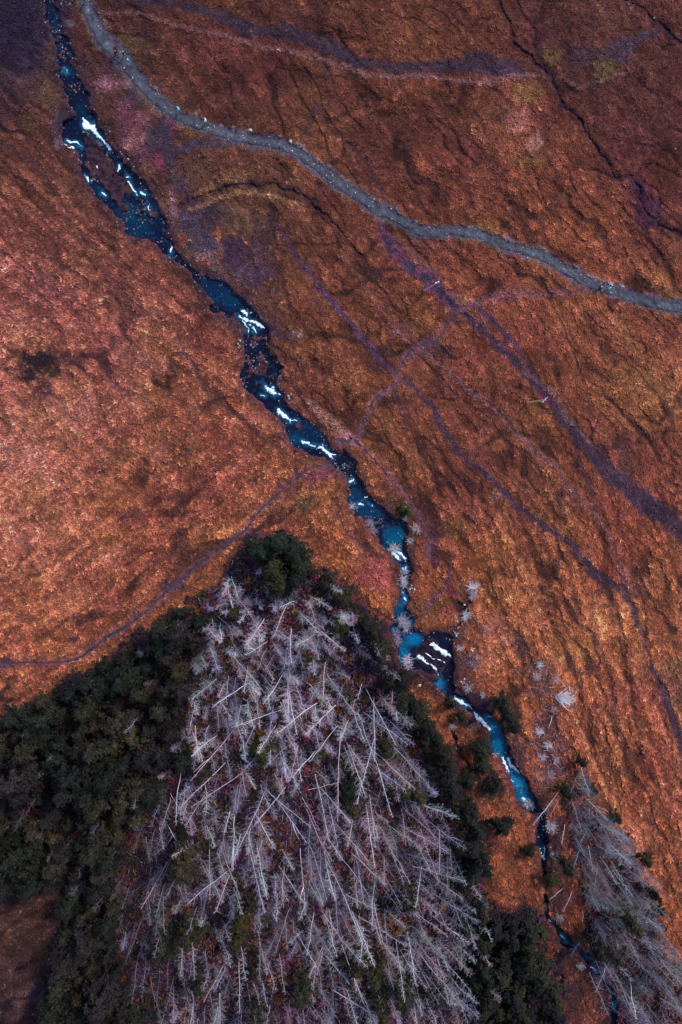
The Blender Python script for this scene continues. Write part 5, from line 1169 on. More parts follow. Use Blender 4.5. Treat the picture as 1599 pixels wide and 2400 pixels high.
T5 = [(640,190,700,370),(600,260,560,400),(640,590,760,700),(800,700,1010,830),(1010,830,1150,930),(780,750,900,870),(770,900,1000,1010),(800,1000,920,1220),(920,1130,1080,1330),(790,1060,775,1290),(640,1330,830,1460),(690,1310,960,1480),(720,920,700,1080),(630,930,580,1090),(590,830,650,960),(540,670,610,780),(720,550,715,640),(820,640,960,740),(900,1040,1000,1190),(1050,1040,1200,1150),(1040,1290,1090,1430),(1110,1380,1290,1500),(970,1350,1130,1530),(700,760,640,870),(850,830,1050,1030),(580,300,690,420),(650,330,760,440)]
T6 = [(940,0,1240,100),(1060,200,1380,350),(1280,390,1520,790),(1200,250,1270,400),(840,540,740,700),(1150,740,1130,960),(1200,760,1060,1100),(1270,520,1290,640),(1400,0,1450,80)]
T7 = [(1380,910,1500,1000),(1400,820,1568,960),(1430,780,1520,860),(1480,1020,1568,1110),(1300,700,1400,800),(1340,650,1450,730)]
def conv(T, ox, oy, k): return [((ox + a / k, oy + b / k), (ox + c_ / k, oy + d / k)) for a, b, c_, d in T]
MAIN = conv(T1, 400, 1300, K4) + conv(T2, 700, 1600, K4) + conv(T3, 300, 1700, K4) + conv(T4, 700, 2000, K4)
RGT = conv(T5, 1199, 1750, K4) + conv(T6, 1200, 2100, K5) + conv(T7, 800, 1800, K2)

def dead_zone(b):
    x, y = b
    if y < 1520: return 'the narrow upper tip of the dead wood'
    if x < 460: return 'the shaded left edge of the dead wood'
    if y < 1780: return 'the tangled upper middle of the dead wood'
    if x > 900: return 'the right edge of the dead wood'
    if y < 2060: return 'the crowded centre of the dead wood'
    if x < 700: return 'the lower left of the dead wood'
    return 'the bottom of the dead wood'

# trunks that can be told apart get their own labels
SPECIAL = {
    4 + 0: None,
}
def form_of(L):
    u = R.random()
    if L > 60 and u < 0.30: return R.choice(POLES), 'bare pole-like dead trunk'
    if u < 0.66: return R.choice(THIN), 'thin leafless tree'
    return R.choice(DENSE), 'densely twigged bare tree'
for i, (b, t) in enumerate(MAIN):
    L = math.hypot(t[0] - b[0], t[1] - b[1])
    fm_, ftxt = form_of(L)
    zone = dead_zone(b)
    # overshoot: the finest tip of a trunk is not seen in the photograph
    t2 = (t[0] + (t[0] - b[0]) * 0.42, t[1] + (t[1] - b[1]) * 0.42)
    b = (b[0] - (t[0] - b[0]) * 0.12, b[1] - (t[1] - b[1]) * 0.12)
    dead_tree(b, t2, fm_, None, f'{ftxt} in {zone}', f'{ftxt}s in {zone}', 1.0)
for i, (b, t) in enumerate(RGT):
    L = math.hypot(t[0] - b[0], t[1] - b[1])
    fm_, ftxt = form_of(L)
    half = 'upper' if b[1] < 1960 else ('middle' if b[1] < 2120 else 'lower')
    zone = f'the {half} small wood right of the stream'
    t2 = (t[0] + (t[0] - b[0]) * 0.25, t[1] + (t[1] - b[1]) * 0.25)
    dead_tree(b, t2, R.choice(DENSE) if R.random() < 0.5 else fm_, None, f'grey leafless tree in {zone}', f'leafless trees in {zone}', 0.74, (0.40, 0.40, 0.46))
LONE = [
    ((1316, 1845), (1251, 1935), 2.0, 'white dead tree fallen across the stream below the turquoise pool', THIN, 1.3),
    ((1312, 1872), (1290, 1912), 1.5, 'short pinkish dead trunk lying beside the fallen white tree', POLES, 1.0),
    ((1324, 1931), (1317, 1977), 3.0, 'lone pale trunk standing between the stream and the small right wood', POLES, 1.2),
    ((1320, 2082), (1288, 2109), 1.2, 'small white trunk lying near the stream in the brown hollow', POLES, 1.1),
    ((1341, 2088), (1322, 2138), 3.0, 'white spindly trunk leaning towards the grassy clearing', THIN, 1.2),
    ((1397, 1887), (1427, 1904), 2.5, 'straight white trunk on the upper right edge of the small wood', POLES, 1.3),
    ((1476, 2288), (1493, 2384), 8.0, 'tall thin white trunk near the bottom right corner', POLES, 1.1),
    ((1365, 2132), (1362, 2160), 2.5, 'short thin trunk standing in the orange clearing of the right wood', POLES, 1.1),
    ((331, 1891), (309, 1936), 6.0, 'bluish bare trunk shining in the dark left wood', POLES, 0.9),
    ((848, 1603), (838, 1640), 2.0, 'short reddish trunk crossing at the top of the dead wood', POLES, 1.0),
    ((922, 1186), (958, 1188), 0.6, 'white log lying on the bank above the teal pool', POLES, 1.3),
    ((1296, 1676), (1288, 1708), 1.0, 'thin bleached stem lying in the scrub right of the long teal pool', POLES, 1.2),
]
for b, t, zt, lab, fs, tn in LONE:
    dead_tree(b, t, R.choice(fs), zt, lab, None, tn, (0.33, 0.46, 0.6) if 'bluish' in lab else None)
# grey brushwood trees between the listed trunks
def poisson(poly, sp, n, seed, avoid=None):
    r = random.Random(seed); out = []
    xs = [p[0] for p in poly]; ys = [p[1] for p in poly]
    for _ in range(n * 60):
        x = r.uniform(max(min(xs), -60), min(max(xs), 1660)); y = r.uniform(max(min(ys), -60), min(max(ys), 2440))
        if not in_poly(np.array([x]), np.array([y]), poly)[0]: continue
        if all((x - a) ** 2 + (y - b) ** 2 > sp * sp for a, b in out):
            out.append((x, y))
            if len(out) >= n: break
    return out
FILL = [(p, False) for p in poisson(DEAD, 60, 24, 5)] + [(p, True) for p in poisson(RWOOD, 30, 276 - n_dead, 6)]
for (x, y), rw in FILL:
    rx, ry = x - 799.5, y - 1200; rr = math.hypot(rx, ry)
    h = R.uniform(4, 8) if rw else R.uniform(5, 9)
    disp = rr * h / (H - h)
    tx = x + rx / rr * disp + R.gauss(14, 16); ty = y + ry / rr * disp + R.gauss(10, 14)
    if rw:
        zone = f"the {'upper' if y < 1960 else ('middle' if y < 2120 else 'lower')} small wood right of the stream"
        tx += R.gauss(-6, 16)
    else:
        zone = dead_zone((x, y))
    dead_tree((x, y), (tx, ty), R.choice(DENSE), h, f'short bushy grey dead tree in {zone}', f'short bushy dead trees in {zone}', 0.72 if not rw else R.uniform(0.45, 0.8))
print("dead trees", n_dead)
def dead_mass():
    """the thinner dead stems beyond the first three hundred, joined into one mass"""
    VV, FF, CC, off = [], [], [], 0
    src = []
    for tr, cr in LITE:
        for me in (tr, cr):
            v = np.empty(len(me.vertices) * 3); me.vertices.foreach_get('co', v); v = v.reshape(-1, 3)
            f = []
            for p in me.polygons:
                q = list(p.vertices)
                f.append(q[:3])
                if len(q) == 4: f.append([q[0], q[2], q[3]])
            src.append((v, np.array(f), me is tr))
    for (x, y) in poisson(DEAD, 22, 290, 77) + poisson(RWOOD, 20, 80, 78) + poisson([(600, 1330), (480, 1400), (450, 1600), (420, 1760), (760, 1760), (800, 1600), (740, 1400), (690, 1390)], 19, 85, 80) + poisson([(330, 2060), (700, 2040), (1080, 1960), (1120, 2400), (360, 2400)], 24, 110, 81) + poisson(LIVE_LEFT, 52, 46, 79):
        k = R.randrange(len(src) // 2)
        rx, ry = x - 799.5, y - 1200; rr = math.hypot(rx, ry)
        h = R.uniform(5, 10); dsp = rr * h / (H - h)
        tx = x + rx / rr * dsp + R.gauss(18, 20); ty = y + ry / rr * dsp + R.gauss(10, 18)
        b = gpoint(x, y, -0.1); x1, y1 = world_xy(tx, ty, b.z + h)
        ax = Vector((x1, y1, b.z + h)) - b
        sz = ax.length / 10
        M = Matrix.Translation(b) @ (ax.to_track_quat('Z', 'Y') @ Quaternion((0, 0, 1), R.uniform(0, 6.28))).to_matrix().to_4x4() @ Matrix.Diagonal((0.8, 0.8, sz, 1))
        M = np.array(M)
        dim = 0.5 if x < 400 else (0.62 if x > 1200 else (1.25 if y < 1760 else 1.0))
        if y < 1760 and 400 < x < 900 and R.random() < 0.5:
            a_ = R.uniform(0, 6.283); h = R.uniform(1.5, 4); tx = x + math.cos(a_) * R.uniform(40, 80); ty = y + math.sin(a_) * R.uniform(40, 80)
        cb = dim * np.array(R.choice([(0.50, 0.49, 0.54), (0.50, 0.34, 0.41), (0.36, 0.32, 0.43), (0.28, 0.23, 0.34)])) * R.uniform(0.4, 1.15)
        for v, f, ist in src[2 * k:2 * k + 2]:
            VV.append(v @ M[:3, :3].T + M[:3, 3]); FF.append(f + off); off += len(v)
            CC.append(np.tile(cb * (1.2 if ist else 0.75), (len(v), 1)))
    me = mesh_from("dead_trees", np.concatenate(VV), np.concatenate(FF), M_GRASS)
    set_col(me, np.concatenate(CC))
    tag(link(bpy.data.objects.new("dead_trees", me)), 'thin dead stems filling the gaps of the grey dead wood', 'trees', kind='stuff')
dead_mass()

SCRUB = [(1235, 1545), (1290, 1560), (1320, 1600), (1315, 1680), (1335, 1760), (1340, 1830), (1290, 1860), (1250, 1830), (1245, 1720), (1255, 1640)]
def brushwood():
    Vs, Fs, Cs = [], [], []
    n = 9000
    px = rng.uniform(250, 1600, n * 4); py = rng.uniform(1290, 2440, n * 4)
    dm = blur((in_poly(wob_x, wob_y, DEAD) | in_poly(wob_x, wob_y, RWOOD)).astype(float), 3)
    dm = np.maximum(dm, 0.85 * blur(in_poly(wob_x, wob_y, SCRUB).astype(float), 3))
    kp = (samp(dm, px, py) > rng.random(n * 4)) & (samp(RB, px, py) < 0.05)
    px = px[kp][:n]; py = py[kp][:n]; n = len(px)
    z = samp(hgt, px, py) + 0.1 + rng.random(n) * 0.9
    k = S * (H - z) / H
    bx = (px - 799.5) * k; by = (1200 - py) * k
    az = np.arctan2(by - 20, bx) + rng.normal(0, 0.9, n)
    ln = 0.4 + 1.5 * rng.random(n) ** 2; w = 0.014 + 0.02 * rng.random(n)
    dx, dy = np.cos(az), np.sin(az); dz = rng.normal(0, 0.15, n)
    A_ = np.stack([bx - dy * w, by + dx * w, z], 1); B_ = np.stack([bx + dy * w, by - dx * w, z], 1)
    C_ = np.stack([bx + dx * ln, by + dy * ln, z + dz * ln], 1); D_ = np.stack([bx, by, z + w * 2], 1)
    VV = np.stack([A_, B_, C_, D_], 1).reshape(-1, 3)
    q = (np.arange(n) * 4)[:, None]
    FF = np.concatenate([q + [0, 1, 2], q + [0, 2, 3], q + [1, 3, 2]], 1).reshape(-1, 3)
    me = mesh_from("brushwood", VV, FF, M_GRASS)
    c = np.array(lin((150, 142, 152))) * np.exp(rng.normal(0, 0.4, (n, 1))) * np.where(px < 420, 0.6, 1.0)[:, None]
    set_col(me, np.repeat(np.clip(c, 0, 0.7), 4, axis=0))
    tag(link(bpy.data.objects.new("brushwood", me)), 'grey broken branches littering the floor under the dead trees', 'brushwood', kind='stuff')
brushwood()

def conifer_mesh(seed, lobes, slim):
    """crown 10 high, about 4.4 wide: drooping boughs carried in whorls, each bough a spray of needle clumps"""
    r = random.Random(seed); g = np.random.default_rng(seed)
    tris = []; cols = []
    nb = 46
    for i in range(nb):
        t = ((i + r.random() * 0.8) / nb) ** 0.85          # 0 bottom .. 1 top
        z = 2.2 + 7.6 * t
        az = i * 2.399 + r.gauss(0, 0.6)
        L = slim * (2.45 * (1 - t) ** 0.62 * r.uniform(0.35, 1.4) + 0.25)
        droop = -0.25 + 0.75 * t
        d = np.array([math.cos(az), math.sin(az), droop * 0.5])
        m = int(8 + 26 * L / 2.4)
        bright = r.uniform(0.55, 1.35)
        for q in range(m):
            s = (0.25 + 0.8 * r.random() ** 0.7) * L
            sp = 0.09 + 0.14 * s
            c0 = np.array([0, 0, z]) + d * s + np.array([r.gauss(0, sp * .8), r.gauss(0, sp * .8), r.gauss(0, sp * 0.5)])
            for w in range(3):
                sz = r.uniform(0.12, 0.27)
                nrm = d * 0.5 + np.array([r.gauss(0, .45), r.gauss(0, .45), 0.9])
                nrm /= np.linalg.norm(nrm)
                u = np.cross(nrm, [r.gauss(0, 1), r.gauss(0, 1), r.gauss(0, 1)]); u /= np.linalg.norm(u) + 1e-9
                v = np.cross(nrm, u)
                cc = c0 + g.normal(0, 0.10, 3)
                tris += [cc + u * sz, cc - u * sz * 0.6 + v * sz * 0.7, cc - u * sz * 0.6 - v * sz * 0.7]
                b = bright * r.uniform(0.5, 1.45)
                yel = r.uniform(0.9, 1.15)
                cols += [(b * yel, b, b * 0.92)] * 3
    me = mesh_from("crown", np.array(tris), np.arange(len(tris)).reshape(-1, 3), M_LEAF)
    set_col(me, np.array(cols))
    Vt, Ft = [], []
    tube(Vt, Ft, [Vector((0, 0, -0.2)), Vector((0.05, 0, 3)), Vector((0, 0.06, 6.5)), Vector((0, 0, 9.8))], [0.24, 0.18, 0.1, 0.02], 7)
    for i in range(14):
        az = r.uniform(0, 6.28); z = r.uniform(2, 8); L = 1.6 * (1 - z / 11)
        tube(Vt, Ft, [Vector((0, 0, z)), Vector((math.cos(az) * L, math.sin(az) * L, z - 0.05))], [0.05, 0.015], 3)
    return mesh_from("trunk", Vt, Ft, M_TRUNK, True), me
CON = [conifer_mesh(500 + s, 0, sl) for s, sl in enumerate((1.0, 1.15, 0.8, 1.05, 0.9, 1.2, 0.7, 1.1))]
GREEN = [((38, 42, 36), 'dark green'), ((52, 51, 40), 'olive green'), ((40, 46, 40), 'dark green'), ((56, 52, 42), 'olive green'), ((68, 60, 44), 'yellowish'), ((34, 37, 38), 'dark green'), ((46, 39, 44), 'dusky')]  # the dusky tone has violet foliage shadow mixed into the colour
n_con = 0
def conifer(px, py, rad, rgb, lab, grp=None, hfac=1.0, name='conifer'):
    """crown seen centred on px, py with radius rad (photograph pixels)"""
    global n_con
    sc = rad * S / 2.35
    hz = min(max(sc * 1.05, 0.25), 1.35) * hfac * R.uniform(0.75, 1.3)
    zcn = 6.0 * hz
    wx, wy = world_xy(px, py, zcn)
    bx, by = to_px(wx, wy)
    z = gz(bx, by)
    o = empty(name, (wx, wy, z))
    o.rotation_euler = (R.gauss(0, 0.05), R.gauss(0, 0.05), R.uniform(0, 6.283))
    o.scale = (sc, sc, hz)
    tr, cr = R.choice(CON)
    t = bpy.data.objects.new("trunk", tr); t.color = (0.11, 0.09, 0.085, 1); link(t, o)
    c2 = bpy.data.objects.new("crown", cr)
    v = lin(rgb) * R.uniform(0.8, 1.25) * GAIN_LEAF
    c2.color = (*v, 1); link(c2, o)
    tag(o, lab, 'tree' if name == 'conifer' else 'bush', grp)
    n_con += 1
GAIN_LEAF = 0.56
for (x, y) in poisson(LIVE_LEFT, 36, 140, 21):
    rgb, w_ = R.choice(GREEN)
    rad_ = 17 + 20 * R.random() ** 1.6
    sz_ = 'small' if rad_ < 24 else ('large' if rad_ > 31 else 'medium')
    if y < 1700 - 0.60 * x + 18: place = 'on the moor edge of the left wood' + (', right part' if x > 250 else ', left part')
    elif x < 110 and y < 2090: place = 'at the left border of the picture'
    elif y > 2050 and x < 190: place = 'beside the rusty glade'
    elif x > 330: place = 'where the left wood meets the dead trees'
    elif y < 1800: place = 'in the upper heart of the left wood'
    elif y < 2000: place = 'in the middle of the left wood'
    elif y < 2230: place = 'in the lower part of the left wood'
    else: place = 'near the bottom edge of the left wood'
    conifer(x, y, rad_, rgb, f'{sz_} {w_} conifer {place}', f'{sz_} {w_} conifers {place}')
strip_c = [(740, 1340), (800, 1390), (850, 1435), (888, 1500), (925, 1590), (962, 1670), (1005, 1740), (1045, 1810), (1075, 1880), (1095, 1960), (1105, 2040), (1112, 2120), (1118, 2200), (1128, 2290), (1138, 2380)]
for i in range(len(strip_c) - 1):
    a, b = strip_c[i], strip_c[i + 1]
    for q in range(2 if i < 4 else 4):
        t = (q + R.random()) / (2 if i < 4 else 4)
        x = a[0] + (b[0] - a[0]) * t + R.uniform(-20, 26); y = a[1] + (b[1] - a[1]) * t + R.uniform(-10, 10)
        rgb, w_ = R.choice(GREEN)
        part = 'upper' if y < 1700 else ('middle' if y < 2050 else 'lower')
        conifer(x, y, R.uniform(14, 25), rgb, f'{w_} conifer in the {part} stretch of the belt between dead wood and stream', f'{w_} conifers of the {part} belt')
for (x, y, r_, rgb, lab) in [
    (615, 1300, 24, (36, 46, 36), 'dark conifer on the left of the clump at the tip of the wood'), (652, 1268, 33, (40, 48, 38), 'largest dark conifer crowning the tip of the wood'), (684, 1292, 27, (34, 44, 36), 'dark conifer on the right of the clump at the wood tip'), (702, 1330, 24, (44, 50, 38), 'lowest right conifer of the clump at the wood tip'), (632, 1342, 28, (56, 58, 38), 'olive conifer in the middle of the clump at the wood tip'), (646, 1374, 26, (60, 58, 38), 'small olive conifer at the bottom of the tip clump'), (690, 1358, 26, (38, 42, 38), 'shaded conifer below the right side of the tip clump'), (598, 1276, 22, (34, 44, 36), 'small dark conifer at the far left of the tip clump'),
    (793, 1469, 20, (56, 66, 34), 'bright green young conifer inside the right edge of the wood'), (551, 1440, 22, (64, 56, 42), 'brownish conifer among the white trees near the tip'), (388, 1516, 26, (46, 66, 52), 'blue-green rounded conifer standing out in the left wood edge'), (719, 1552, 20, (58, 56, 40), 'small olive conifer among white twigs in the upper middle'), (617, 1761, 26, (66, 68, 36), 'olive conifer alone among the grey trunks'), (822, 1842, 32, (42, 50, 36), 'large dark conifer alone in the centre of the dead wood'), (832, 1895, 20, (92, 80, 58), 'yellowish conifer just below the dark one in the dead wood'), (909, 1763, 18, (58, 58, 40), 'small conifer by the long white trunk on the right'), (748, 1768, 15, (58, 72, 36), 'small bright green conifer in the centre of the wood'), (947, 1852, 22, (80, 74, 48), 'left of two yellowish conifers near the right belt'), (983, 1866, 22, (80, 74, 48), 'right of two yellowish conifers near the right belt'), (878, 2275, 26, (66, 62, 42), 'olive conifer in the bottom middle of the dead wood'), (899, 2350, 26, (66, 64, 38), 'olive conifer near the bottom edge, left of a darker one'), (945, 2334, 28, (48, 54, 40), 'dark round conifer near the bottom edge of the wood'), (710, 2329, 30, (50, 52, 38), 'dark conifer at the bottom left of the centre'), (843, 2262, 20, (64, 56, 46), 'small brownish conifer beside grey trunks at the bottom'), (957, 2110, 22, (56, 56, 42), 'olive conifer among the parallel trunks on the lower right'), (1013, 2329, 28, (50, 50, 40), 'dark conifer at the bottom right of the dead wood'), (430, 2034, 34, (74, 66, 48), 'large yellowish conifer in the left of the dead wood'), (473, 1810, 22, (58, 54, 40), 'olive conifer below the forked white trunk on the left'), (427, 1792, 22, (44, 52, 40), 'dark conifer on the left border of the dead wood'), (432, 1952, 18, (48, 46, 40), 'narrow dark conifer among thin stems on the left'), (444, 2198, 26, (56, 54, 36), 'olive conifer in the lower left of the dead wood'), (377, 2233, 30, (46, 52, 36), 'dark conifer on the lower left border'), (566, 2152, 26, (66, 60, 36), 'yellow-olive conifer, lower of two in the lower left'), (586, 2112, 24, (48, 44, 36), 'brown-green conifer, upper of two in the lower left'), (551, 2208, 24, (70, 62, 34), 'yellowish conifer below the pair in the lower left'), (464, 2300, 26, (50, 48, 38), 'slender conifer near the bottom left of the dead wood'), (607, 2274, 22, (68, 52, 36), 'brownish conifer near a patch of orange bracken'), (602, 2376, 26, (54, 50, 38), 'conifer touching the bottom edge left of centre'),
]:
    conifer(x, y, r_, rgb, lab)
for (x, y) in poisson(BOTTOM_MASS, 36, 36, 31):
    rgb, w_ = R.choice([((46, 44, 42), 'shaded grey-green'), ((52, 52, 38), 'olive'), ((38, 36, 44), 'shaded grey-green')])
    conifer(x, y, R.uniform(24, 34), rgb, f'{w_} conifer in the dark stand left of the lower stream', f'{w_} conifers of the lower stand', 0.8)
for (x, y, r_, rgb, lab) in [
    (1365, 1790, 11, (36, 42, 34), 'small dark conifer at the top point of the right wood'), (1446, 1918, 13, (40, 44, 36), 'dark conifer on the field edge of the right wood, upper one'), (1513, 2015, 14, (38, 42, 34), 'dark conifer on the field edge of the right wood, second one'), (1530, 2094, 15, (38, 42, 34), 'dark conifer on the field edge of the right wood, third one'), (1547, 2136, 14, (40, 42, 34), 'dark conifer on the field edge of the right wood, lowest one'), (1326, 1856, 14, (40, 42, 36), 'dark conifer at the left shoulder of the right wood'), (1331, 2030, 18, (46, 48, 36), 'dark conifer by the stream side of the right wood'), (1401, 2222, 22, (42, 40, 38), 'dark conifer over the black pool'), (1446, 2252, 20, (60, 56, 36), 'olive conifer right of the black pool'), (1477, 2157, 26, (62, 58, 40), 'olive conifer on the right of the lower right wood'), (1385, 1850, 12, (46, 48, 42), 'grey-green conifer among the dead tops of the right wood'),
    (1178, 1650, 20, (40, 46, 34), 'upper dark conifer right of the second waterfall'), (1191, 1680, 18, (38, 44, 34), 'middle dark conifer right of the second waterfall'), (1208, 1706, 14, (50, 50, 36), 'lower olive conifer at the head of the long teal pool'), (1080, 1684, 14, (58, 56, 34), 'olive conifer left of the second waterfall'), (1062, 1656, 14, (56, 52, 36), 'small olive conifer above the side channel'), 
]:
    conifer(x, y, r_, rgb, lab)
for (x, y, r_, rgb, lab) in [
    (1292, 2064, 15, (66, 66, 42), 'yellow-green bush on the stream bank in the brown hollow'), (1179, 1939, 24, (38, 40, 36), 'dark round bush on the grass left of the black narrows'), (1240, 1994, 16, (44, 44, 36), 'dark bush on the bank beside the small black-water fall'), (1127, 1753, 22, (48, 48, 36), 'dark bush left of the long teal pool'), (1131, 1793, 24, (46, 46, 36), 'dark bush beside the hidden side channel'), (1160, 1842, 20, (44, 42, 34), 'dark bush on the bank left of the turquoise pool'), (956, 1199, 15, (66, 74, 44), 'green bush on the right bank above the teal pool'), (1100, 1830, 20, (44, 46, 36), 'dark bush below the side channel trickle'), (945, 1195, 12, (72, 60, 42), 'brown bush next to the green bush above the teal pool'), (1270, 2190, 14, (60, 66, 36), 'small green bush hanging over the tiny turquoise spill'), (1540, 2290, 17, (44, 44, 38), 'dark bush near the lower right edge of the picture'),
]:
    conifer(x, y, r_, rgb, lab, None, 0.55, 'bush')
print("conifers", n_con)

# ---------------------------------------------------------------- bare white bushes along the stream
def bare_bush_mesh(seed, fan=False):
    r = random.Random(seed); Vv, Ff = [], []
    for i in range(84):
        az = r.uniform(-0.7, 0.7) if fan else r.uniform(0, 6.283)
        el = r.uniform(0.15, 1.3)
        d = Vector((math.cos(az) * math.cos(el), math.sin(az) * math.cos(el), math.sin(el)))
        L = r.uniform(0.35, 1.3)
        p = [Vector((r.gauss(0, .06), r.gauss(0, .06), 0))]
        for q in range(3):
            d = (d + Vector((r.gauss(0, .28), r.gauss(0, .28), r.gauss(0, .18)))).normalized()
            p.append(p[-1] + d * L / 3)
        tube(Vv, Ff, p, [0.017, 0.013, 0.009, 0.004], 3)
        for q in range(9):
            u = r.uniform(0.6, 3); k = min(2, int(u)); b = p[k].lerp(p[k + 1], u - k)
            td = (d + Vector((r.gauss(0, .6), r.gauss(0, .6), r.gauss(0, .35)))).normalized()
            w = td.orthogonal().normalized() * 0.010; tl = r.uniform(0.15, 0.4); n0 = len(Vv)
            Vv += [b - w, b + w, b + td * tl]; Ff.append((n0, n0 + 1, n0 + 2))
    return mesh_from("bare_bush", Vv, Ff, M_TWIG)
BB = [bare_bush_mesh(600 + s) for s in range(4)]; BF = bare_bush_mesh(700, True)
BUSH = [(826, 1187, 11, 'bare white bush on the left bank where the teal pool begins', 1), (868, 1226, 13, 'purplish bare bush on the left bank beside the teal pool', .6), (876, 1244, 12, 'bare purplish bush hanging over the left side of the rippled pool', .6), (976, 1239, 16, 'pinkish bare bush on the right bank of the rippled pool', .8), (950, 1216, 8, 'small bare shrub at the dark right edge of the teal pool', .8), (925, 1286, 17, 'bare pale bush at the outlet of the teal pool above the forked fall', .9), (962, 1268, 11, 'thin bare shrub on the dark bank right of the rippled pool', .6), (950, 1338, 12, 'bare white bush over the upper narrow reach', 1), (946, 1358, 15, 'bare bush in the narrow reach below another white bush', .9), (948, 1372, 12, 'lowest of three bare bushes in the narrow reach', .9), (944, 1456, 20, 'large bare pale bush over the left branch above the falls pool', .9), (953, 1470, 17, 'bare bush leaning over the water below the largest pale bush', .8), (930, 1487, 16, 'bare lilac bush on the left shore of the falls pool', .7), (932, 1503, 14, 'bare lilac shrub lowest on the left shore of the falls pool', .7), (955, 1548, 18, 'bare white bush over the water left of the lowest waterfall', 1), (958, 1568, 15, 'bare white shrub at the bottom left of the dark falls pool', .95), (1106, 1375, 15, 'white bare bush at the top of the dry gully', 1.1), (1118, 1372, 11, 'pink bare bush touching the white bush at the gully top', 1.0), (1109, 1395, 15, 'grey bare bush above the dark hollow', .8), (1093, 1443, 16, 'white bare bush in the gully among white rocks', 1.1), (1079, 1520, 10, 'small grey bush right of the topmost waterfall', .8), (1098, 1614, 13, 'grey bare bush on the bank below the white rocks', .8), (1132, 1630, 10, 'small pale bush on the slope above the dark conifers', .8), (1141, 1474, 9, 'small lilac bush alone on the orange slope right of the gully', .7), (1062, 1703, 11, 'white bare bush at the head of the side channel', 1.1), (1161, 1770, 9, 'small white bush in the lower end of the long teal pool', .9), (1238, 1885, 17, 'bare bluish bush over the lower turquoise pool', .8), (1293, 1938, 18, 'round bare grey bush right of the black narrows', .8), (1301, 2007, 12, 'small bare bush on dark ground below the round grey bush', .7), (1266, 1559, 12, 'bright white bush, top one in the scrub patch on the slope', 1.2), (1304, 1592, 13, 'pale pink bush on the right of the scrub patch', 1.0), (1258, 1586, 11, 'lilac bush on the left of the scrub patch', .8), (1264, 1716, 14, 'white twiggy bush on the left of the lower scrub', 1.0), (1285, 1748, 13, 'white twiggy bush in the middle of the lower scrub', 1.0), (1272, 1775, 13, 'tangled pale bush low in the lower scrub', .8), (1305, 1780, 14, 'reddish twiggy bush on the right of the lower scrub', .7), (1290, 1815, 14, 'tangled lilac bush at the foot of the lower scrub', .8), (1300, 1662, 9, 'small white stemmed bush between the two scrub patches', .9), (1313, 2152, 13, 'round grey bush beside the stream near the orange clearing', .8), (1363, 2265, 12, 'pale bush left of the black pool', .7), (1277, 2126, 11, 'grey bush where the stream slips under the trees', .8), (785, 1098 - 10, 0, '', 0)]
def bush(x, y, rad, lab, br, me):
    if rad == 0: return
    o = bpy.data.objects.new("bare_bush", me)
    zz = max(gz(x, y), float(water_level(y)) + 0.02 if samp(RM, x, y) > 0.4 else -99)
    wx, wy = world_xy(x, y, zz + 0.6)
    s = rad * S / 1.0
    o.location = (wx, wy, zz); o.scale = (s, s, s * 1.1)
    o.rotation_euler = (0, 0, R.uniform(0, 6.28))
    c_ = (0.56, 0.52, 0.56)
    if 'pink' in lab or 'reddish' in lab: c_ = (0.60, 0.42, 0.45)
    if 'lilac' in lab or 'purplish' in lab: c_ = (0.5, 0.42, 0.52)
    o.color = (*[min(0.8, v * br * 1.35) for v in c_], 1)
    link(o); tag(o, lab, 'bush')
    return o
for (x, y, rad, lab, br) in BUSH:
    bush(x, y, rad, lab, br, R.choice(BB))
fo = bush(1308, 1635, 34, 'fan-shaped bleached bush lying on the orange slope', 1.1, BF)
fo.rotation_euler = (0, 0.5, -0.12)

# ---------------------------------------------------------------- wooden poles of the overhead line
def cyl(name, p0, p1, r0, r1, mat, col, parent, sides=8):
    Vv, Ff = [], []
    tube(Vv, Ff, [p0, p0.lerp(p1, 0.5), p1], [r0, (r0 + r1) / 2, r1], sides)
    n = len(Vv); Ff.append(tuple(range(sides - 1, -1, -1))); Ff.append(tuple(range(n - sides, n)))
    o = bpy.data.objects.new(name, mesh_from(name, Vv, Ff, mat)); o.color = (*col, 1)
    return link(o, parent)
def pole(bpx, tpx, zt, label, col, arm, armdir):
    base = gpoint(*bpx, -0.1)
    x1, y1 = world_xy(tpx[0], tpx[1], base.z + zt)
    tip = Vector((x1, y1, base.z + zt)) - base
    o = empty("utility_pole", base)
    cyl("shaft", Vector((0, 0, 0)), tip, 0.17, 0.12, M_WOOD, col, o)
    ad = Vector((*armdir, 0)).normalized()
    at = tip * 0.985 + Vector((0, 0, 0.05))
    if arm:
        a = cyl("crossarm", at - ad * arm, at + ad * arm, 0.075, 0.075, M_WOOD, (0.74, 0.72, 0.74), o, 4)
        for s_ in (-0.85, 0.0, 0.85):
            c0 = at + ad * arm * s_ + Vector((0, 0, 0.06))
            cyl("insulator", c0, c0 + Vector((0, 0, 0.28)), 0.07, 0.04, M_WOOD, (0.8, 0.8, 0.8), a, 6)
    else:
        for s_ in (-1, 1):
            c0 = at + ad * 0.22 * s_
            cyl("insulator", c0, c0 + Vector((0, 0, 0.32)), 0.13, 0.10, M_WOOD, (0.82, 0.80, 0.80), o, 8)
    cyl("cap", tip * 0.995, tip * 1.01, 0.15, 0.13, M_WOOD, (0.3, 0.28, 0.28), o, 8)
    tag(o, label, 'utility pole')
pole((1235, 944), (1277.5, 937), 8.5, 'tan wooden pole with white crossarm beside the long dark track', (0.58, 0.38, 0.22), 0.55, (11, 11.5))
pole((994, 681), (1025, 662.5), 8.0, 'grey wooden pole with white insulator standing in the dark track', (0.42, 0.34, 0.34), 0, (1, 0.35))

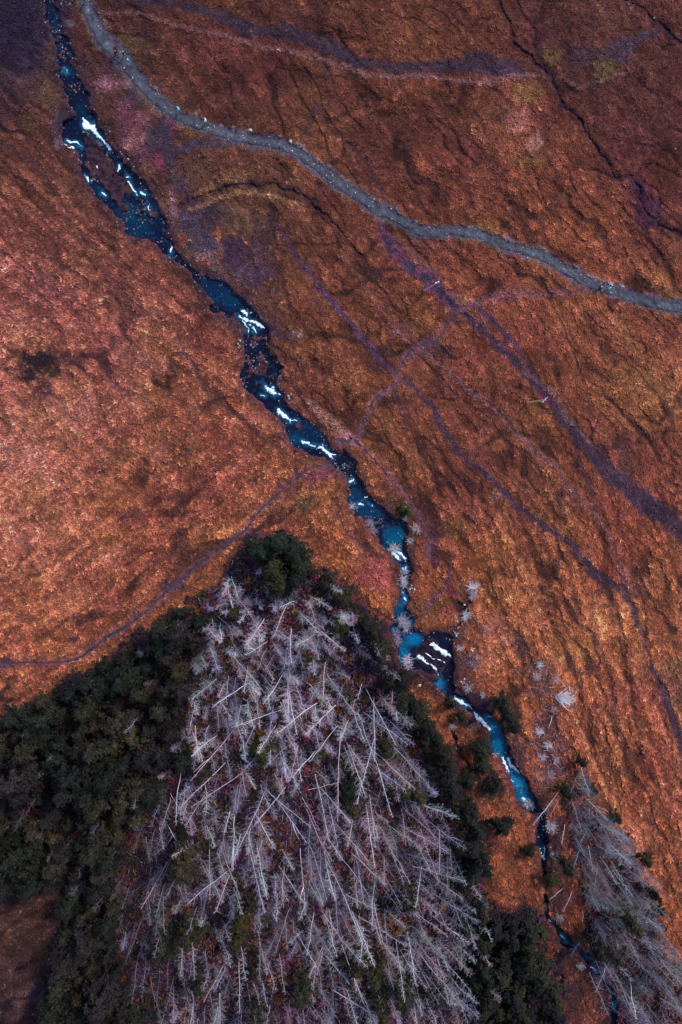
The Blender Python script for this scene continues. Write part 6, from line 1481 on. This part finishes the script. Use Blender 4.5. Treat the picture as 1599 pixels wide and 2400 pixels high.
# ---------------------------------------------------------------- walkers
def person(px, py, heading, jacket, trousers, hair, label, pack=None, stride=0.28, bend=0.08, headcol=None):
    """adult walking; built as one skinned body, clothed in vertex colour, hair and pack as its children"""
    J = {}
    def j(n, x, y, z, r, par):
        J[n] = (Vector((x, y, z)), r, par)
    j('pelvis', 0, 0, 0.95, 0.135, None)
    j('waist', 0.01 + bend * .3, 0, 1.10, 0.125, 'pelvis'); j('chest', 0.02 + bend, 0, 1.30, 0.145, 'waist'); j('neckb', 0.02 + bend * 1.2, 0, 1.44, 0.075, 'chest')
    j('neck', 0.03 + bend * 1.3, 0, 1.51, 0.058, 'neckb'); j('jaw', 0.05 + bend * 1.4, 0, 1.58, 0.078, 'neck'); j('skull', 0.035 + bend * 1.4, 0, 1.66, 0.098, 'jaw'); j('top', 0.03 + bend * 1.4, 0, 1.73, 0.062, 'skull'); j('nose', 0.155 + bend * 1.4, 0, 1.62, 0.014, 'jaw')
    for s, sg in (('l', 1), ('r', -1)):
        st_ = stride * sg
        j('hip' + s, 0, 0.10 * sg, 0.90, 0.105, 'pelvis'); j('knee' + s, st_ * 0.55 + 0.05, 0.105 * sg, 0.50, 0.066, 'hip' + s); j('calf' + s, st_ * 0.8, 0.105 * sg, 0.33, 0.060, 'knee' + s)
        j('ankle' + s, st_, 0.105 * sg, 0.10, 0.045, 'calf' + s); j('heel' + s, st_ - 0.05, 0.105 * sg, 0.05, 0.045, 'ankle' + s); j('toe' + s, st_ + 0.17, 0.115 * sg, 0.04, 0.038, 'ankle' + s)
        j('sh' + s, 0.02 + bend, 0.19 * sg, 1.40, 0.068, 'chest'); j('elb' + s, 0.0 + bend - st_ * 0.45, 0.255 * sg, 1.13, 0.052, 'sh' + s); j('wri' + s, 0.12 + bend - st_ * 0.7, 0.25 * sg, 0.92, 0.034, 'elb' + s)
        wx_, wz_ = 0.12 + bend - st_ * 0.7, 0.92
        j('palm' + s, wx_ + 0.03, 0.25 * sg, wz_ - 0.07, 0.032, 'wri' + s)
        for fi, (fy, fl) in enumerate(((-0.030, 0.070), (-0.010, 0.082), (0.011, 0.076), (0.031, 0.058))):
            j(f'f{fi}a{s}', wx_ + 0.05, (0.25 + fy * 0.9) * sg, wz_ - 0.115, 0.010, 'palm' + s)
            j(f'f{fi}b{s}', wx_ + 0.045, (0.25 + fy) * sg, wz_ - 0.115 - fl, 0.008, f'f{fi}a{s}')
        j('tha' + s, wx_ + 0.075, (0.25 - 0.03) * sg, wz_ - 0.08, 0.011, 'palm' + s); j('thb' + s, wx_ + 0.10, (0.25 - 0.035) * sg, wz_ - 0.12, 0.009, 'tha' + s)
    names = list(J); ix = {n: i for i, n in enumerate(names)}
    me = bpy.data.meshes.new("person")
    me.from_pydata([tuple(J[n][0]) for n in names], [(ix[n], ix[J[n][2]]) for n in names if J[n][2]], [])
    o = bpy.data.objects.new("person", me); link(o)
    bpy.context.view_layer.objects.active = o
    sk = o.modifiers.new("skin", 'SKIN'); sk.use_smooth_shade = True
    if not me.skin_vertices: me.skin_vertices.new()
    for i, n in enumerate(names):
        me.skin_vertices[0].data[i].radius = (J[n][1], J[n][1]); me.skin_vertices[0].data[i].use_root = (n == 'pelvis')
    sb = o.modifiers.new("sub", 'SUBSURF'); sb.levels = sb.render_levels = 1
    dg = bpy.context.evaluated_depsgraph_get()
    ev = bpy.data.meshes.new_from_object(o.evaluated_get(dg))
    o.modifiers.clear()
    o.data = ev; ev.name = "person"
    bpy.data.meshes.remove(me)
    co_ = np.empty(len(ev.vertices) * 3); ev.vertices.foreach_get('co', co_); co_ = co_.reshape(-1, 3)
    cols = np.tile(lin(jacket), (len(co_), 1))
    z = co_[:, 2]
    JP = np.array([J[n][0][:] for n in names]); near = ((co_[:, None] - JP[None]) ** 2).sum(2).argmin(1)
    nn = np.array(names)[near]
    for i, n in enumerate(nn):
        if n[:3] in ('hip', 'kne', 'cal', 'ank') or (n == 'pelvis' and z[i] < 0.92): cols[i] = lin(trousers)
        if n[:3] in ('hee', 'toe'): cols[i] = lin((38, 32, 34))
        if n[:4] in ('palm',) or n[:2] in ('f0', 'f1', 'f2', 'f3', 'th') or n in ('neck', 'jaw', 'skull', 'top', 'nose'): cols[i] = lin((176, 128, 108))
    # eyes and mouth
    hd = J['jaw'][0]
    for sy in (-1, 1):
        e = Vector((hd.x + 0.075, 0.032 * sy, 1.65)); cols[((co_ - np.array(e)) ** 2).sum(1) < 0.017 ** 2] = lin((40, 32, 30))
    mth = np.array((hd.x + 0.078, 0, 1.565)); cols[((co_ - mth) ** 2).sum(1) < 0.018 ** 2] = lin((130, 66, 64))
    set_col(ev, cols); ev.materials.clear(); ev.materials.append(M_PLAIN)
    # hair or hat
    bm = bmesh.new(); bmesh.ops.create_uvsphere(bm, u_segments=14, v_segments=10, radius=0.118)
    for v in bm.verts:
        v.co.z *= 1.02
        if v.co.x > 0.03 and v.co.z < 0.02: v.co.x = 0.03
        if v.co.z < -0.08: v.co.z = -0.08
        v.co += Vector((0.012 + bend * 1.4, 0, 1.675))
    hm = bpy.data.meshes.new("hair"); bm.to_mesh(hm); bm.free(); set_col(hm, np.tile(lin(hair), (len(hm.vertices), 1))); hm.materials.append(M_PLAIN)
    link(bpy.data.objects.new("hair", hm), o)
    if pack:
        bm = bmesh.new(); bmesh.ops.create_cube(bm, size=1.0)
        bmesh.ops.scale(bm, vec=(0.18, 0.30, 0.46), verts=bm.verts)
        bmesh.ops.bevel(bm, geom=bm.edges[:], offset=0.06, segments=2, affect='EDGES')
        bmesh.ops.translate(bm, vec=(-0.20 + bend, 0, 1.24), verts=bm.verts)
        pm = bpy.data.meshes.new("backpack"); bm.to_mesh(pm); bm.free(); set_col(pm, np.tile(lin(pack), (len(pm.vertices), 1))); pm.materials.append(M_PLAIN)
        bp2 = bpy.data.objects.new("backpack", pm); link(bp2)
        bp2.location = (0, 0, 0)
        bp2.parent = o
    p = gpoint(px, py, 0.06)
    o.location = p; o.rotation_euler = (0, 0, heading)
    tag(o, label, 'person', 'walkers on the moor paths')
    return o
person(202.5, 7, -1.2, (20, 52, 66), (26, 30, 44), (30, 26, 28), 'walker in dark teal jacket at the very top of the gravel path')
person(275, 124, 2.1, (24, 20, 34), (22, 20, 34), (180, 34, 62), 'walker in black wearing a red hat, first of three on the path', pack=(26, 22, 34))
person(275.5, 132, -1.0, (24, 22, 36), (22, 20, 32), (196, 42, 72), 'walker in black with red hood just below another', pack=(150, 34, 62))
person(293.5, 134, -0.9, (22, 24, 40), (20, 22, 34), (176, 168, 172), 'walker in dark clothes with a pale cap on the path edge', pack=(24, 26, 40))
person(304.5, 152, -0.9, (0, 150, 200), (10, 84, 120), (206, 226, 232), 'walker in bright blue jacket with a pale hood')
person(422.5, 265, 2.4, (96, 206, 226), (36, 60, 84), (150, 200, 214), 'walker in pale turquoise jacket on the stony path', pack=(90, 200, 220))
person(485.5, 291, 2.5, (214, 226, 234), (0, 96, 140), (190, 184, 186), 'walker in white top and blue trousers on the path')
person(405, 414, 0.9, (18, 40, 58), (0, 124, 160), (214, 30, 84), 'walker with red hat and turquoise trousers on the dark track', pack=(16, 40, 56))
person(1401, 680, 0.4, (22, 26, 46), (18, 22, 40), (190, 186, 194), 'walker in navy where the footpath meets the gravel path', pack=(20, 26, 46))
person(1423, 679, 2.9, (98, 224, 224), (40, 60, 80), (24, 22, 30), 'walker in pale aqua jacket right of the one in navy', pack=(104, 226, 226))

# ---------------------------------------------------------------- single out members of small groups by their order in view
ORD = ['', '', 'second', 'third', 'fourth', 'fifth', 'sixth', 'seventh', 'eighth', 'ninth', 'tenth', 'eleventh', 'twelfth', 'thirteenth', 'fourteenth', 'fifteenth', 'sixteenth', 'seventeenth', 'eighteenth', 'nineteenth', 'twentieth']
bpy.context.view_layer.update()
byl = {}
for o in scene.objects:
    if o.parent is None and o.get('group') and o.get('label'):
        byl.setdefault(o['label'], []).append(o)
for lab, obs in byl.items():
    n = len(obs)
    if n < 2 or n > (12 if obs[0].name.startswith('boulder') else 38):
        continue
    pos = []
    for o in obs:
        c_ = o.matrix_world @ Vector((0, 0, 0 if o.type == 'MESH' else 5.0))
        pos.append(to_px(c_.x, c_.y, c_.z))
    sx = max(p[0] for p in pos) - min(p[0] for p in pos); sy = max(p[1] for p in pos) - min(p[1] for p in pos)
    k_ = 0 if sx * 1.3 > sy else 1
    od = sorted(range(n), key=lambda i: pos[i][k_])
    for r_, i in enumerate(od):
        a, b = r_ + 1, n - r_
        if a == 1: w_ = 'leftmost' if k_ == 0 else 'topmost'
        elif b == 1: w_ = 'rightmost' if k_ == 0 else 'lowest'
        elif a <= b: w_ = ORD[a] + (' from left' if k_ == 0 else ' from top')
        else: w_ = ORD[b] + (' from right' if k_ == 0 else ' from bottom')
        lb_ = lab.replace(' in the dark stand left of the lower stream', ' in the stand left of the lower stream').replace(' stretch of the belt between dead wood and stream', ' belt right of the dead wood')
        new_ = lb_ + ', ' + w_
        obs[i]['label'] = new_ if len(new_.split()) <= 16 else lb_
